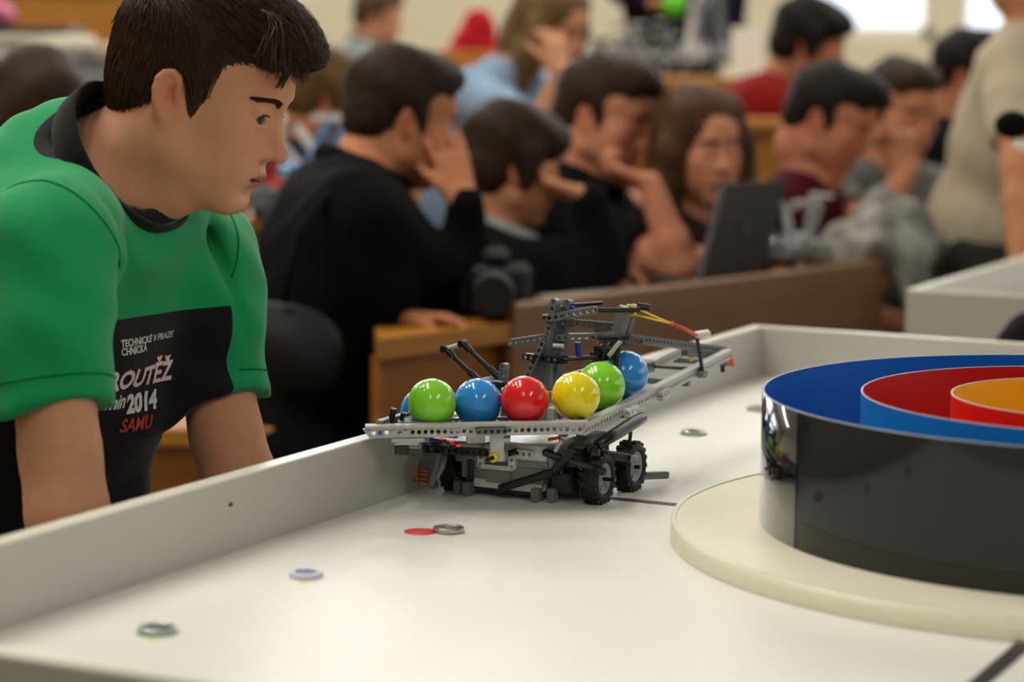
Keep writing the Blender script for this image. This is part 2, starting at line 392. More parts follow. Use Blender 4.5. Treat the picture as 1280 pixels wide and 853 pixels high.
def window(i, p, q, s, t, place):
    fr = MB(); f = .06
    for a, b, c, d in ((p + f / 2, (s + t) / 2, f, t - s), (q - f / 2, (s + t) / 2, f, t - s), ((p + q) / 2, s + f / 2, q - p, f), ((p + q) / 2, t - f / 2, q - p, f), ((p + q) / 2, s + (t - s) * .62, q - p, .05)):
        c0, d0 = place(a, b, c, d); fr.box(c0, [min(v, .09) if v == .2 else v for v in d0])
    o = struct('window_%d' % i, fr, M_frame)
    c0, d0 = place((p + q) / 2, (s + t) / 2, q - p - .04, t - s - .04)
    MB().box(c0, [.012 if v == .2 else v for v in d0]).build('pane', M_pane, o)
far = lambda a, b, c, d: ((a, y1 + .1, b), (c, .2, d))
holed_wall('wall_back', WINS, x0, x1, far)
for i, wd in enumerate(WINS): window(i + 1, *wd, far)
RW = [(.2, 2.2, 1.2, 3.6), (2.8, 4.8, 1.2, 3.6), (5.4, 7.4, 1.2, 3.6)]
rightp = lambda a, b, c, d: ((x1 + .1, a, b), (.2, c, d))
holed_wall('wall_right', RW, y0, y1, rightp)
for i, wd in enumerate(RW): window(i + 7, *wd, rightp)
# raised tiers of the lecture hall
TIER = [(6.75, .14), (7.6, .28), (8.5, .42), (9.4, .56), (10.4, .70)]
for k, (yy, zz) in enumerate(TIER):
    nxt = TIER[k + 1][0] if k + 1 < len(TIER) else y1
    struct('trim_%d' % (k + 1), MB().box(((x0 + x1) / 2, (yy + nxt) / 2, zz / 2), (x1 - x0, nxt - yy, zz)), M_floor)
# ceiling lamps, the added front fill among them
M_tube = mat('lamp_tube', '#fff6e4', .5, emit=9)
M_lampbody = mat('lamp_housing', '#e9e9e6', .4)
for k, (lx, ly, al, ln, pw) in enumerate(LAMPS):
    t = thing('ceiling_light', 'unseen twin-tube fluorescent ceiling light of the lecture hall', 'light', (lx, ly, hh), PI / 2 if al else 0, 'fluorescent ceiling lights')
    MB().box((0, 0, -.03), (ln + .1, .22, .06), bevel=.01).build('housing', M_lampbody, t)
    for s in (-.06, .06): MB().cyl((-ln / 2, s, -.08), (ln / 2, s, -.08), .014, n=10).build('tube', M_tube, t)
    d = bpy.data.lights.new('lamp_light', 'AREA'); d.shape = 'RECTANGLE'; d.size = ln; d.size_y = .16; d.energy = pw; d.color = (1, .955, .885)
    o = bpy.data.objects.new('lamp_light', d); COL.objects.link(o); o.parent = t; o.location = (0, 0, -.1)

# ------------------------------------------------------------------ the arenas
TH = 1.11436; D = V((math.cos(TH), math.sin(TH), 0)); NN = V((-math.sin(TH), math.cos(TH), 0))
CORNER = NN * 1.26769 + D * 3.439
AL, AW, AH, AT = 2.11, 1.483, .075, .018     # length, width, board height, thickness
def make_arena(label, loc, dark_near=False):
    a = thing('arena_table', label, 'arena', loc, TH + PI)
    fl = MB().box((AL / 2, AW / 2, TZ - .01), (AL, AW, .02)).build('floor_panel', M_white, a)
    for c, d in (((AL / 2, -AT / 2, 0), (AL + 2 * AT, AT)), ((AL / 2, AW + AT / 2, 0), (AL + 2 * AT, AT)), ((-AT / 2, AW / 2, 0), (AT, AW)), ((AL + AT / 2, AW / 2, 0), (AT, AW))):
        z0 = TZ - .06; z1 = TZ + AH
        sb = MB().box((c[0], c[1], (z0 + z1) / 2 - .001), (d[0], d[1], z1 - z0 - .002)).build('side_board', M_board, a)
        MB().box((c[0], c[1], z1 - .001), (d[0] - .0005, d[1], .002)).build('edge_band', M_boardedge, sb)
    MB().box((AL / 2, AW / 2, TZ - .05), (AL - .1, AW - .1, .05)).build('under_frame', M_darkmetal, a)
    for u in (.12, AL - .12):
        for v in (.12, AW - .12): MB().box((u, v, (TZ - .07) / 2), (.05, .05, TZ - .07), bevel=.004).build('leg', M_darkmetal, a)
    return a, fl
ARENA, AFLOOR = make_arena('white walled competition arena in the foreground carrying the target and robot', CORNER)
P2 = at_z(1133, 362, TZ + AH); P2.z = 0
make_arena('second white walled arena at the right edge beside the beige-shirted person', P2 + D * (AL + AT) - NN * AT)
_q = _f + (288 - 640) / FPX * CR - (631 - 426.5) / FPX * CU; _p = CAM + _q * ((1.26769 - CAM.dot(NN)) / _q.dot(NN))
_b = ARENA.children[1]; MB().box(((CORNER - _p).dot(D), .0003, _p.z), (.006, .0008, .0035)).build('scuff_mark', M_tape, _b)
# markings on the foreground arena floor
def strip(u0, u1, v0, v1, m=M_tape): MB().box(((u0 + u1) / 2, (v0 + v1) / 2, TZ + .0003), (abs(u1 - u0), abs(v1 - v0), .0006)).build('tape_line', m, AFLOOR)
strip(1.021, 1.035, .14, .33); strip(1.021, 1.035, 1.15, 1.483); strip(1.45, 2.10, .772, .788); strip(.0, .62, .772, .788)
M_mark = {k: mat('marker_' + k, c, .6) for k, c in dict(yellow='#e9e2a0', red='#e0413c', green='#4aa34a', blue='#2b2f9c').items()}
M_wh0 = mat('ring_white', '#d6dcec', .35)
RINGS = [(1.774, .119, 'green'), (1.528, .117, 'blue'), (1.279, .137, None), (.569, .121, 'green'), (.332, .121, None)]
RL = ['silvery metal ring circled in green, nearest the front edge of the arena', 'pale metal ring around a blue dot on the white floor', 'silvery metal ring half covering a red dot near the robot', 'blurred metal ring on the white floor behind the robot', 'blurred metal ring farthest back, next to the tall target']
for (u, v, c), lb in zip(RINGS, RL):
    q = CORNER - D * u - NN * v
    if c:
        rg_ = .0178 if c == 'green' else .0148; MB().lathe([(0, TZ + .0006), (rg_, TZ + .0006), (rg_, TZ)], 28, (u, v, 0)).build('marker_dot', M_mark[c], AFLOOR)
    for du in (-.021, .021): MB().lathe([(0, TZ + .0005), (.005, TZ + .0005), (.005, TZ)], 16, (u + du, v + du * .5, 0)).build('marker_dot', M_mark['yellow'], AFLOOR)
    t = tag(MB().lathe([(.0110, 0), (.0156, 0), (.016, .0008), (.016, .0040), (.0156, .0046), (.0114, .0046), (.0110, .0040), (.0110, 0)], 36).build('metal_ring', M_wh0 if c == 'blue' else M_steel, origin=(0, 0, 0)), lb, 'ring', 'metal rings on the arena floor')
    t.location = (q.x, q.y, TZ + .0006)
MB().lathe([(0, TZ + .0006), (.017, TZ + .0006), (.017, TZ)], 28, (1.293, .112, 0)).build('marker_dot', M_mark['red'], AFLOOR)

# the target: a cream disc with three upright rings
TC = V((.58956, 2.39391, 0)); TARGET = thing('ring_target', 'large round target of black, blue and red upright rings on a cream disc', 'target', (TC.x, TC.y, TZ + .0008), R(180))
M_discedge = mat('disc_rim', '#dcd8c0', .35)
MB().lathe([(0, .0191), (.421, .0191), (.424, .0186), (.42605, .017), (.42605, 0), (0, 0)], 128).build('base_disc', [M_cream], TARGET)
MB().lathe([(.4222, .0188), (.4222, .0200), (.4268, .0200), (.4270, .0), ], 128).build('disc_rim', [M_discedge], TARGET)
def ring(name, r, mo, mi, z1=.15243, th=.0014):
    mb = MB(); mb.lathe([(r, .0191), (r, z1 - .0006)], 160); mb.cur = 2; mb.lathe([(r, z1 - .0006), (r, z1), (r - th, z1), (r - th, z1 - .0006)], 160); mb.cur = 1
    mb.lathe([(r - th, z1 - .0006), (r - th, .0191)], 160); return mb.build(name, [mo, mi, M_rim], TARGET)
ro = ring('outer_ring', .3364, M_blackgloss, M_blue_in); ring('middle_ring', .23747, M_blue_out, M_red_in); ring('inner_ring', .14764, M_red_out, M_yellow_in)
# the overlapping end of the black sheet
def wrap(a0, a1):
    mb = MB(); mb.lathe([(.3365, .0193), (.3371, .0193), (.3371, .1519), (.3365, .1519)], 40, arc=(a0, a1))
    n = len(mb.v); mb.add([mb.v[0], mb.v[1], mb.v[2], mb.v[3]], [(0, 1, 2, 3)]); mb.add([mb.v[n - 4], mb.v[n - 3], mb.v[n - 2], mb.v[n - 1]], [(3, 2, 1, 0)]); return mb
M_wrap = mat('black_mirror_plastic', '#121313', .06, .6)
wrap(R(-32), R(20)).build('sheet_overlap', M_wrap, ro)
# yellow balls lying in the middle of the target
M_ball = {k: mat('ball_' + k, c, .16, .5, coat=.3, sss=0) for k, c in dict(green='#84d62e', blue='#2a8ee4', red='#e2201e', yellow='#eedc10').items()}
_ballmesh = {}
def ball(col, loc, label, group, r=.0277):
    o = MB().ball((0, 0, 0), r, 40, 24).build('ball', M_ball[col]); o.location = loc
    return tag(o, label, 'ball', group)
bc = at(1291, 527, 2.40); bz = TZ + .0008 + .0191 + .0006
for k, an in enumerate((80, 200, 320)):
    ball('yellow', (bc.x + .0322 * math.cos(R(an)), bc.y + .0322 * math.sin(R(an)), bz + .0277), 'yellow ball at the bottom of the pile inside the innermost ring', 'balls lying under the pile in the target')
ball('yellow', (bc.x, bc.y, bz + .0277 + .0455), 'glossy yellow ball on top of the pile inside the innermost ring', None)
# ------------------------------------------------------------------ the robot (millimetres; x along its front, y backwards along the rails, z up)
M_lg = mat('brick_light_grey', '#b4b5b3', .32, .5); M_dg = mat('brick_dark_grey', '#63676a', .34, .5); M_bk = mat('brick_black', '#141415', .3, .5)
M_mg = mat('brick_mid_grey', '#8a8c8c', .35, .5); M_wh = mat('brick_white', '#dcdcd8', .3, .5); M_tyre = mat('tyre_rubber', '#121212', .6, .4, bump=.1, bscale=150)
M_or = mat('brick_orange', '#e85a12', .3, .5); M_ye = mat('brick_yellow', '#f0d020', .3, .5); M_rb = mat('rubber_band_red', '#e03a18', .5); M_yb = mat('rubber_band_yellow', '#f2cf1c', .5)
M_blu = mat('brick_blue', '#1c3fae', .3, .5); M_rust = mat('motor_hub_orange', '#a4512c', .45); M_led = mat('red_indicator', '#ff2418', .4, emit=1.2); M_teal = mat('sand_blue', '#4d6068', .4)
RB = V((.0901, 2.5944, TZ))
ROBOT = thing('toy_brick_robot', 'grey plastic-brick robot vehicle holding coloured balls on the arena floor', 'robot', RB, TH - PI / 2)
def rp(name, mb, m, parent=ROBOT, label=None):
    o = mb.build(name, m, parent, scale=.001)
    if label: o['label'] = label
    return o
def wheel(x, y, r=28., w=22., name='wheel', rim=M_mg, side=1):
    wz = r - .3
    M = Matrix.Translation((x, y, wz)) @ Matrix.Rotation(PI / 2, 4, 'Y')
    pr = [(r * .62, -w / 2 + 2), (r * .8, -w / 2), (r * .93, -w / 2 + 2), (r, -w / 2 + 6), (r, w / 2 - 6), (r * .93, w / 2 - 2), (r * .8, w / 2), (r * .62, w / 2 - 2), (r * .6, 0), (r * .62, -w / 2 + 2)]
    mb = MB().lathe(pr, 36)
    for k in range(18):                       # tread lugs
        a = 2 * PI * k / 18
        for s in (-1, 1):
            an = a + s * .09; c = V((math.cos(an) * r * .985, math.sin(an) * r * .985, s * w * .24)); mb.box(c, (3.2, 4.6, w * .36), Matrix.Rotation(an, 3, 'Z'))
    t = rp(name, mb.xf(M), M_tyre)
    rm = MB().lathe([(0, w * .28), (6, w * .30), (7, w * .22), (r * .45, w * .2), (r * .54, w * .36), (r * .62, w * .38), (r * .63, -w * .38), (0, -w * .38)], 28)
    for k in range(6): a = k * PI / 3; rm.cyl((math.cos(a) * 11, math.sin(a) * 11, w * .19), (math.cos(a) * 11, math.sin(a) * 11, w * .26), 2.6, n=8)
    rp('rim', rm.xf(M), rim, t)
    return t
wheel(1, 10); wheel(1, 97)
wheel(-172, 4, 28, 16, rim=M_bk); wheel(-172, 95, 28, 16, rim=M_bk)
rp('wheel_axle', MB().cyl((-178, 10, 27.5), (22, 10, 27.5), 2.3, n=8), M_bk); rp('wheel_axle', MB().cyl((-178, 97, 27.5), (14, 97, 27.5), 2.3, n=8), M_bk)
# front beam: row of light grey bricks with holes, studs below; its left end reaches to the arena wall
b0 = V((-193, -144, 84)); b1 = V((-3, -31, 88)); e = (b1 - b0).normalized(); nb = V((-e.y, e.x, 0)).normalized(); dn = V((0, 0, -1)); PT = (b1 - b0).length / 32
BM = Matrix((e, nb, V((0, 0, 1)))).transposed()
rp('front_beam', MB().beam(b0 + e * PT * 2, b1, nb, 8, 11.0, PT, 2.55, rnd=False, studs=1), M_lg)
rp('top_plate', MB().bar(b0 - e * 9 - dn * 6.8, b1 + e * 9 - dn * 6.8, 16, 3.0), M_lg)
mb = MB(); mb.beam(b0, b0 + e * PT, nb, 8, 11.0, PT, 2.55, rnd=False); mb.prism([(0, 4), (-8, 4), (0, -7)], -4, 4, Matrix.Translation(b0 - e * 3.4) @ BM.to_4x4() @ Matrix.Rotation(PI / 2, 4, 'X'))
rp('beam_end', mb, M_lg)
mb = MB(); mb.bar(b0 + e * 19 + dn * 8.2, b0 + e * 54 + dn * 8.2, 13, 4); mb.bar(b0 + e * 22 + dn * 12, b0 + e * 48 + dn * 12, 9, 3); rp('under_plate', mb, M_lg)
rp('sensor', MB().box(b0 + e * 30 + dn * 19 + nb * 4, (15, 14, 11), BM, bevel=1.5), M_bk)
rp('pin', MB().cyl(b0 + e * PT + nb * 2, b0 + e * PT - nb * 5.4, 2.2, n=10), M_blu, label='blue connector pin')
for k in (3, 5): rp('pin', MB().cyl(b0 + e * (PT * k) + nb * 2, b0 + e * (PT * k) - nb * 6, 2.6, n=10), M_lg)
q0 = b0 + e * (PT * 16.2) - nb * 7.5 + V((0, 0, .6)); rp('short_beam', MB().beam(q0, q0 + e * PT * 4, nb, 7, 7.2, PT, 2.4), M_dg)
# bracket column from the beam down to the control brick
mb = MB(); mb.box((-82, -72, 67), (15, 12, 30), BM, bevel=1); mb.box((-104, -79, 78), (20, 10, 14), BM, bevel=1); mb.bar((-82, -66, 56), (-100, -18, 50), 12, 10)
rp('bracket', mb, M_lg)
# back beam of the ball tray and tray floor
rp('tray_beam', MB().beam(b0 + nb * 62 + e * 40, b1 + nb * 62 - e * 50, nb, 8, 9.2, PT, 2.2, rnd=False), M_lg)
rp('tray_plate', MB().bar(b0 + e * 34 + nb * 32 + dn * 4, b1 - e * 6 + nb * 32 + dn * 4, 46, 3), M_teal)
# rails running backwards
ry_ = V((0, 1, .079)).normalized(); r0 = V((-7, -18, 83)); r1 = r0 + ry_ * 432
def rail(dx, s0, s1, name):
    a = r0 + V((dx, 0, 0)) + ry_ * s0; b = r0 + V((dx, 0, 0)) + ry_ * s1; up = V((0, -ry_.z, ry_.y))
    mb = MB().beam(a, b, (1, 0, 0), 8, 9.6, 8., 2.5, rnd=False); o = rp(name, mb, M_lg)
    mb = MB().bar(a + up * 6.4 - ry_ * 4, b + up * 6.4 + ry_ * 4, 10, 3.0, up=up); rp('rail_plate', mb, M_lg, o)
    mb = MB()
    for k in range(int((s1 - s0) / 8)): q = a + ry_ * (8 * k + 4) - up * 4.8; mb.cyl(q, q - up * 1.7, 2.4, n=6)
    rp('studs', mb, M_lg, o); return o
rail(0, 4, 432, 'outer_rail'); rail(-63, 60, 428, 'inner_rail')
up_ = V((0, -ry_.z, ry_.y))
rp('ramp_floor', MB().bar(r0 + V((-31.5, 0, 0)) + ry_ * 30 - up_ * 3, r0 + V((-31.5, 0, 0)) + ry_ * 250 - up_ * 3, 34, 2.4, up=up_), M_mg)
for s in (120, 300, 424): rp('cross_beam', MB().bar(r0 + V((-66, 0, 0)) + ry_ * s - up_ * 8, r0 + V((4, 0, 0)) + ry_ * s - up_ * 8, 8, 6), M_dg if s > 100 else M_bk)
rp('cross_axle', MB().cyl(r0 + V((-66, 0, 3)) + ry_ * 330, r0 + V((6, 0, 3)) + ry_ * 330, 2.4, n=8), M_bk)
for s in (118, 214):                          # pale clamps and pins sticking out of the rail side
    c = r0 + ry_ * s; mb = MB()
    for k in range(3): mb.cyl(c + V((2, k * 8 - 8, -1)), c + V((11, k * 8 - 8, -1 + k)), 3.4, n=10)
    mb.box(c + V((7, 0, -7)), (8, 22, 5), bevel=1); rp('clamp', mb, M_wh if s == 118 else M_lg)
c = r0 + ry_ * 330; mb = MB().cyl(c + V((4, 0, -2)), c + V((13, 0, -2)), 5, n=14); mb.cyl(c + V((9, -9, -2)), c + V((9, 9, -1)), 4, n=12); rp('axle_joint', mb, M_dg)
rp('post', MB().cyl(c + V((9, 0, 0)), V((0, 296, 152)), 2.5, n=8), M_bk)
mb = MB().cyl(V((-3, 297, 155)), V((12, 303, 158)), 4.6, n=14); mb.cyl(V((10, 302, 157)), V((14, 303.5, 158)), 2.6, n=10); rp('post_cap', mb, M_wh)
# orange pointed tip at the tail
mb = MB().prism([(0, 0), (10, 0), (6, 13), (2, 21), (0, 22)], -5, 5, Matrix.Translation((-12, 424, 103)) @ Matrix(((.75, 0, .66, 0), (.66, 0, -.75, 0), (0, 1, 0, 0), (0, 0, 0, 1)))); rp('orange_tip', mb, M_or)
# long dark beams above the rails
a = V((-63, 150, 168)); b = V((-15, 420, 122)); rp('long_beam', MB().beam(a, b, (1, .3, 0), 8, 9.6, 8, 2.0, rnd=False), M_dg)
mb = MB().bar(a, b, 9, 3); rp('long_beam_plate', MB().bar(V((-30, 330, 128)), V((-18, 405, 116)), 8.4, 7), M_dg)
for p in ((-27, 345, 122), (-16, 404, 112)): rp('pin', MB().cyl(p, V(p) + V((0, 0, -5)), 2.4, n=8), M_ye, label='tan pin under the beam')
rp('upright_axle', MB().cyl((-14, 416, 119), (-12, 414, 96), 3, n=8), M_bk)
rp('black_clip', MB().bar(r0 + V((-4, -4, 9)), r0 + V((-4, 14, 10.5)), 5, 4), M_bk); rp('cable_box', MB().box((-70, 300, 112), (18, 30, 16), bevel=2), M_dg)
rp('upper_beam', MB().beam(V((-80, 122, 182)), V((-40, 178, 174)), (1, -.7, 0), 8, 9, 8, 2.0, rnd=False), M_dg)
# tower
def tw(px): return px
t0 = V((-98, 106, 207)); t1 = V((-119, 106, 100)); d_ = (t1 - t0).normalized()
rp('tower_beam', MB().beam(t0, t1, (-.25, -1, 0), 8, 9.6, 8.0, 2.5), M_dg)
rp('tower_beam', MB().beam(t0 + V((9, 17, -2)), t1 + V((9, 17, 0)), (-.25, -1, 0), 8, 9.6, 8.0, 2.5), M_dg)
rp('tower_beam', MB().beam(t0 + V((2, 9, -8)), t0 + V((2, 9, -8)) + d_ * 64, (1, 0, 0), 7, 8, 8.0, 2.3), M_dg)
rp('tower_brace', MB().beam(V((-110, 101, 158)), V((-137, 101, 100)), (-.25, -1, 0), 8, 8, 8., 2.4), M_dg)
rp('tower_foot', MB().box((-116, 112, 96), (34, 30, 18), bevel=2), M_dg)
rp('tower_leg', MB().bar((-112, 110, 146), (-113, 110, 88), 12, 18, up=(1, 0, 0), bevel=1), M_dg)
# horizontal arms of the tower
rp('arm', MB().beam(V((-153, 106, 157)), V((-108, 106, 166)), (0, 1, 0), 9, 8, 8, 2.2), M_dg)
rp('arm', MB().beam(V((-96, 112, 166)), V((-40, 140, 168)), (.45, -1, 0), 8, 8, 8, 2.2), M_dg)
rp('arm', MB().beam(V((-40, 140, 168)), V((-20, 168, 160)), (1, -.5, 0), 8, 9, 8, 2.2), M_dg)
rp('arm', MB().beam(V((-103, 102, 189)), V((-54, 118, 199)), (0.3, -1, 0), 9, 9, 8, 2.3), M_dg)
rp('pin', MB().cyl((-112, 104, 189), (-98, 104, 191), 3, n=10), M_bk); rp('pin', MB().cyl((-96, 98, 158), (-83, 98, 158), 2.5, n=8), M_lg)
rp('axle', MB().cyl((-54, 118, 199), (-8, 140, 200), 2.9, n=8), M_bk)
rp('axle', MB().cyl((-95, 124, 201), (-50, 132, 206), 2.6, n=8), M_bk)
rp('pin', MB().cyl((-92, 122, 197), (-80, 122, 199), 3.4, n=8), M_blu, label='blue connector pin')
mb = MB().bar((-29, 150, 201), (-42, 150, 160), 11, 15, up=(1, -.4, 0), bevel=1); rp('upright_arm', mb, M_dg)
mb = MB().bar((-22, 160, 203), (-34, 160, 166), 7, 9, up=(1, -.4, 0), bevel=1); rp('upright_arm', mb, M_dg)
rp('upright_axle', MB().cyl((-40, 156, 162), (-47, 156, 128), 3, n=8), M_bk)
rp('arm', MB().beam(V((-56, 140, 158)), V((-22, 165, 160)), (.5, -1, 0), 8, 7.6, 8, 2.2), M_dg)
rp('pin', MB().cyl((-16, 150, 203), (-2, 155, 201), 4.2, n=10), M_bk)
rp('blue_axle', MB().cyl((-78, 125, 160), (-76, 125, 138), 4, n=8), M_blu)
rp('lower_arm', MB().beam(V((-131, 100, 143)), V((-86, 100, 141)), (0, 1, 0), 7, 7.4, 8, 2.2), M_bk)
rp('axle', MB().cyl((-90, 100, 141), (-50, 118, 146), 2.9, n=8), M_bk); rp('bush', MB().cyl((-88, 101, 141.3), (-80, 104, 142), 5, n=12), M_bk)
# cluster of small gears and joints
mb = MB(); g = V((-46, 122, 148))
for k in range(9):
    an = k * 2.4; rr = 3 + 1.2 * k; c = g + V((rr * math.cos(an), 3 * math.sin(an * 1.7), rr * .6 * math.sin(an))); mb.cyl(c + V((-3, -4, 0)), c + V((3, 4, 1)), 4.2, n=9)
rp('gear_joint', mb, M_bk); rp('axle', MB().cyl((-36, 118, 148), (-23, 120, 165), 2.6, n=8), M_lg); rp('axle', MB().cyl((-28, 130, 168), (-33, 130, 130), 3.4, n=8), M_bk)
rp('axle', MB().cyl((-62, 128, 165), (-20, 140, 168), 2.4, n=8), M_bk)
rp('lower_arm', MB().beam(V((-88, 104, 120)), V((-55, 122, 130)), (.4, -1, 0), 8, 8, 8, 2.2), M_dg)
# rubber bands
A = V((-20, 146, 203)); B = V((-4, 226, 176)); A2 = V((-20, 150, 193))
rp('rubber_band', MB().tube([A, (A + B) / 2 + V((0, 0, -.6)), B], 1.25, 6), M_yb, label='stretched yellow rubber band')
rp('rubber_band', MB().tube([A2, (A2 + B) / 2, B], 1.25, 6), M_yb, label='stretched yellow rubber band')
rp('rubber_band', MB().tube([A + V((-6, -2, 1)), A, A2 + V((2, 1, 0)), A2 + V((-6, -2, -1))], 1.6, 6), M_yb, label='yellow band loop round the arm')
rp('rubber_band', MB().tube([B + V((0, -3, 1)), V((-2, 262, 166)), V((0, 296, 155))], [1.8, 2.2, 2.0], 8), M_rb, label='red rubber band')
rp('band_knot', MB().ball(B, (3, 3, 2.6), 12, 8), M_or)
# parallel levers rising at the left
L0 = [V((-183, 0, 159)), V((-141, 0, 126)), V((-162, 2, 166)), V((-118, 2, 132))]
for a, b in ((L0[0], L0[1]), (L0[2], L0[3])):
    d = (b - a).normalized(); mb = MB().cyl(a, b, 2.6, n=8); mb.cyl(a - d * 3, a + d * 13, 4.1, n=10); mb.cyl(b - d * 14, b + d * 2, 4.1, n=10); mb.cyl(a + V((-1, -5, 0)), a + V((1, 5, 0)), 4.2, n=10); rp('lever', mb, M_bk)
rp('lever_axle', MB().cyl(L0[0], L0[2], 2.5, n=8), M_lg); rp('lever_axle', MB().cyl(L0[1], L0[3], 2.5, n=8), M_lg)
mb = MB().box((-122, 2, 122), (30, 12, 14), bevel=2); mb.box((-116, 8, 112), (26, 16, 26), bevel=2); rp('lever_mount', mb, M_bk)
rp('upright_beam', MB().beam(V((-110, 2, 144)), V((-113, 2, 110)), (0, 1, 0), 9, 9, 8, 2.3), M_dg); rp('pin', MB().cyl((-95, 2, 126), (-82, 2, 127), 4.4, n=10), M_dg)
rp('pin', MB().cyl((-108, -6, 119), (-100, -10, 120), 3, n=8), M_ye, label='yellow connector')
# uprights carrying tray and tower
for x, y, z0, z1 in ((-112, 10, 46, 116), (-60, 50, 46, 92), (-150, 40, 46, 78), (-100, 92, 46, 92), (-70, 70, 46, 88), (-116, 112, 40, 100)): rp('support_post', MB().box((x, y, (z0 + z1) / 2), (9, 9, z1 - z0), bevel=1), M_dg)
# left end: black sticks, plates, connectors, motor
rp('stick', MB().cyl((-189, -116, 86), (-184, -116, 107), 3.5, n=10), M_bk)
rp('stick', MB().cyl((-180, -108, 88), (-177, -108, 102), 2.6, n=8), M_bk)
rp('side_plate', MB().box((-172, -94, 92), (36, 50, 4), BM, bevel=1), M_teal)
rp('side_beam', MB().beam(V((-191, -132, 93)), V((-191, -72, 93)), (1, 0, 0), 8, 7, 7.5, 2.2), M_mg)
rp('side_beam', MB().beam(V((-160, -88, 96)), V((-160, -30, 96)), (0, 0, 1), 8, 8, 7.5, 2.2), M_mg)
rp('black_beam', MB().beam(V((-182, -45, 53)), V((-105, -45, 55)), (0, 1, 0), 8, 8, 7.7, 2.5), M_bk)
rp('circuit_plate', MB().bar((-180, -30, 62), (-110, -26, 64), 30, 3), M_dg)
for p, m in (((-163, -47, 66), M_led), ((-150, -47, 64), M_led), ((-141, -48, 60), M_led), ((-168, -44, 64), M_blu), ((-154, -44, 69), M_blu)): rp('indicator' if m is M_led else 'wire', MB().box(p, (5, 3, 2.2) if m is M_led else (20, 5, 3), bevel=.8), m)
rp('connector', MB().cyl((-190, -72, 62), (-176, -72, 62), 5.5, n=12), M_lg)
rp('connector', MB().cyl((-196, -60, 52), (-180, -56, 53), 6.5, n=12), M_dg)
mt = MB().bar((-176, -34, 54), (-183, -46, 10), 18, 26, up=(1, 0, 0), bevel=4); mt.cyl((-180, -48, 50), (-180, -24, 50), 11, n=18); mo = rp('motor', mt, M_dg)
mb = MB()
for i in range(2):
    for k in range(4): mb.box((-187.5 + i * 10, -57.5, 31 - k * 4.8), (7, 3, 2.6), Matrix.Rotation(.2, 3, 'Y'))
rp('hub_grille', mb, M_rust, mo)
rp('motor_arm', MB().tube([(-162, -40, 46), (-163, -44, 32), (-168, -46, 22), (-166, -44, 16)], [3.5, 3, 2.4, 1.6], 8), M_mg)
rp('motor', MB().box((-166, 34, 42), (34, 56, 28), bevel=6), M_dg)
# control brick with battery side facing out
mb = MB().box((-104, 22, 28), (100, 74, 18), bevel=1); M_bg = mat('brick_case_grey', '#7f8285', .4, .5); br = rp('control_brick', mb, M_bg)
rp('brick_band', MB().box((-103, 22, 40.5), (116, 77, 8), bevel=1), M_bg, br)
rp('brick_case', MB().box((-103, 20, 54), (112, 74, 19), bevel=2), M_wh, br, 'white upper half of the control brick')
rp('brick_base', MB().box((-102, 21, 14.5), (92, 72, 9.5), bevel=1), M_wh, br)
rp('battery_clip', MB().box((-104, -15.6, 22), (13, 3, 12), bevel=1.2), M_wh, br, 'white battery clip')
mb = MB().box((-107, -17, 24), (30, 3, 14), bevel=.6); rp('battery_door', mb, M_bg, br)
mb = MB().box((-42, 8, 46), (12, 58, 30), bevel=5); rp('brick_corner', mb, M_bg, br)
# pale open frame with yellow bush
mb = MB().beam((-126, -20, 53), (-126, -20, 37), (0, 1, 0), 7, 8, 8, 2.4); mb.beam((-88, -20, 53), (-88, -20, 37), (0, 1, 0), 7, 8, 8, 2.4); mb.bar((-126, -20, 35), (-88, -20, 35), 7, 5); mb.beam((-88, -20, 53), (-66, -20, 53), (0, 1, 0), 7, 8, 8, 2.4); rp('open_frame', mb, M_wh)
rp('yellow_bush', MB().lathe([(2.4, -3), (5, -3), (5, 3), (2.4, 3), (2.4, -3)], 14, (-81, -81, 57), Matrix.Rotation(PI / 2, 3, 'X')), M_ye)
rp('axle', MB().cyl((-84, -90, 56), (-79, -70, 58), 2.3, n=8), M_bk); rp('axle_joint', MB().cyl((-96, -24, 51), (-82, -24, 56), 4, n=10), M_bk)
# black struts crossing the lower right corner
rp('strut', MB().bar((-104, -20, 11), (-38, -22, 36), 8, 9, bevel=2), M_bk); rp('strut', MB().bar((-38, -22, 36), (-14, -24, 62), 8, 9, bevel=2), M_bk)
rp('strut', MB().bar((-50, -24, 58), (18, -6, 38), 8, 8, bevel=2), M_bk); rp('strut', MB().bar((-20, -22, 62), (16, 60, 44), 8, 10, bevel=2), M_bk); rp('pin', MB().cyl((18, 57, 44), (24, 64, 42), 4.5, n=10), M_mg)
mb = MB()
for k in range(10):
    c = V((-36 + (k * 17) % 40, -8 + (k * 29) % 50, 36 + (k * 13) % 34)); mb.box(c, (10, 12, 9), Matrix.Rotation(k, 3, 'Z'), bevel=1.5)
rp('gear_housing', mb, M_bk)
rp('motor', MB().box((-26, 48, 52), (24, 60, 34), bevel=5), M_dg); rp('motor', MB().box((-34, 8, 22), (22, 30, 26), bevel=3), M_bk)
rp('orange_wire', MB().tube([(-42, -26, 72), (-30, -27, 75), (-22, -26, 71)], 2, 6), M_or); rp('axle', MB().cyl((-24, -30, 74), (-34, -26, 60), 2.3, n=8), M_lg)
rp('brick_label', MB().box((-4, 28, 58), (2, 16, 9)), M_rust)
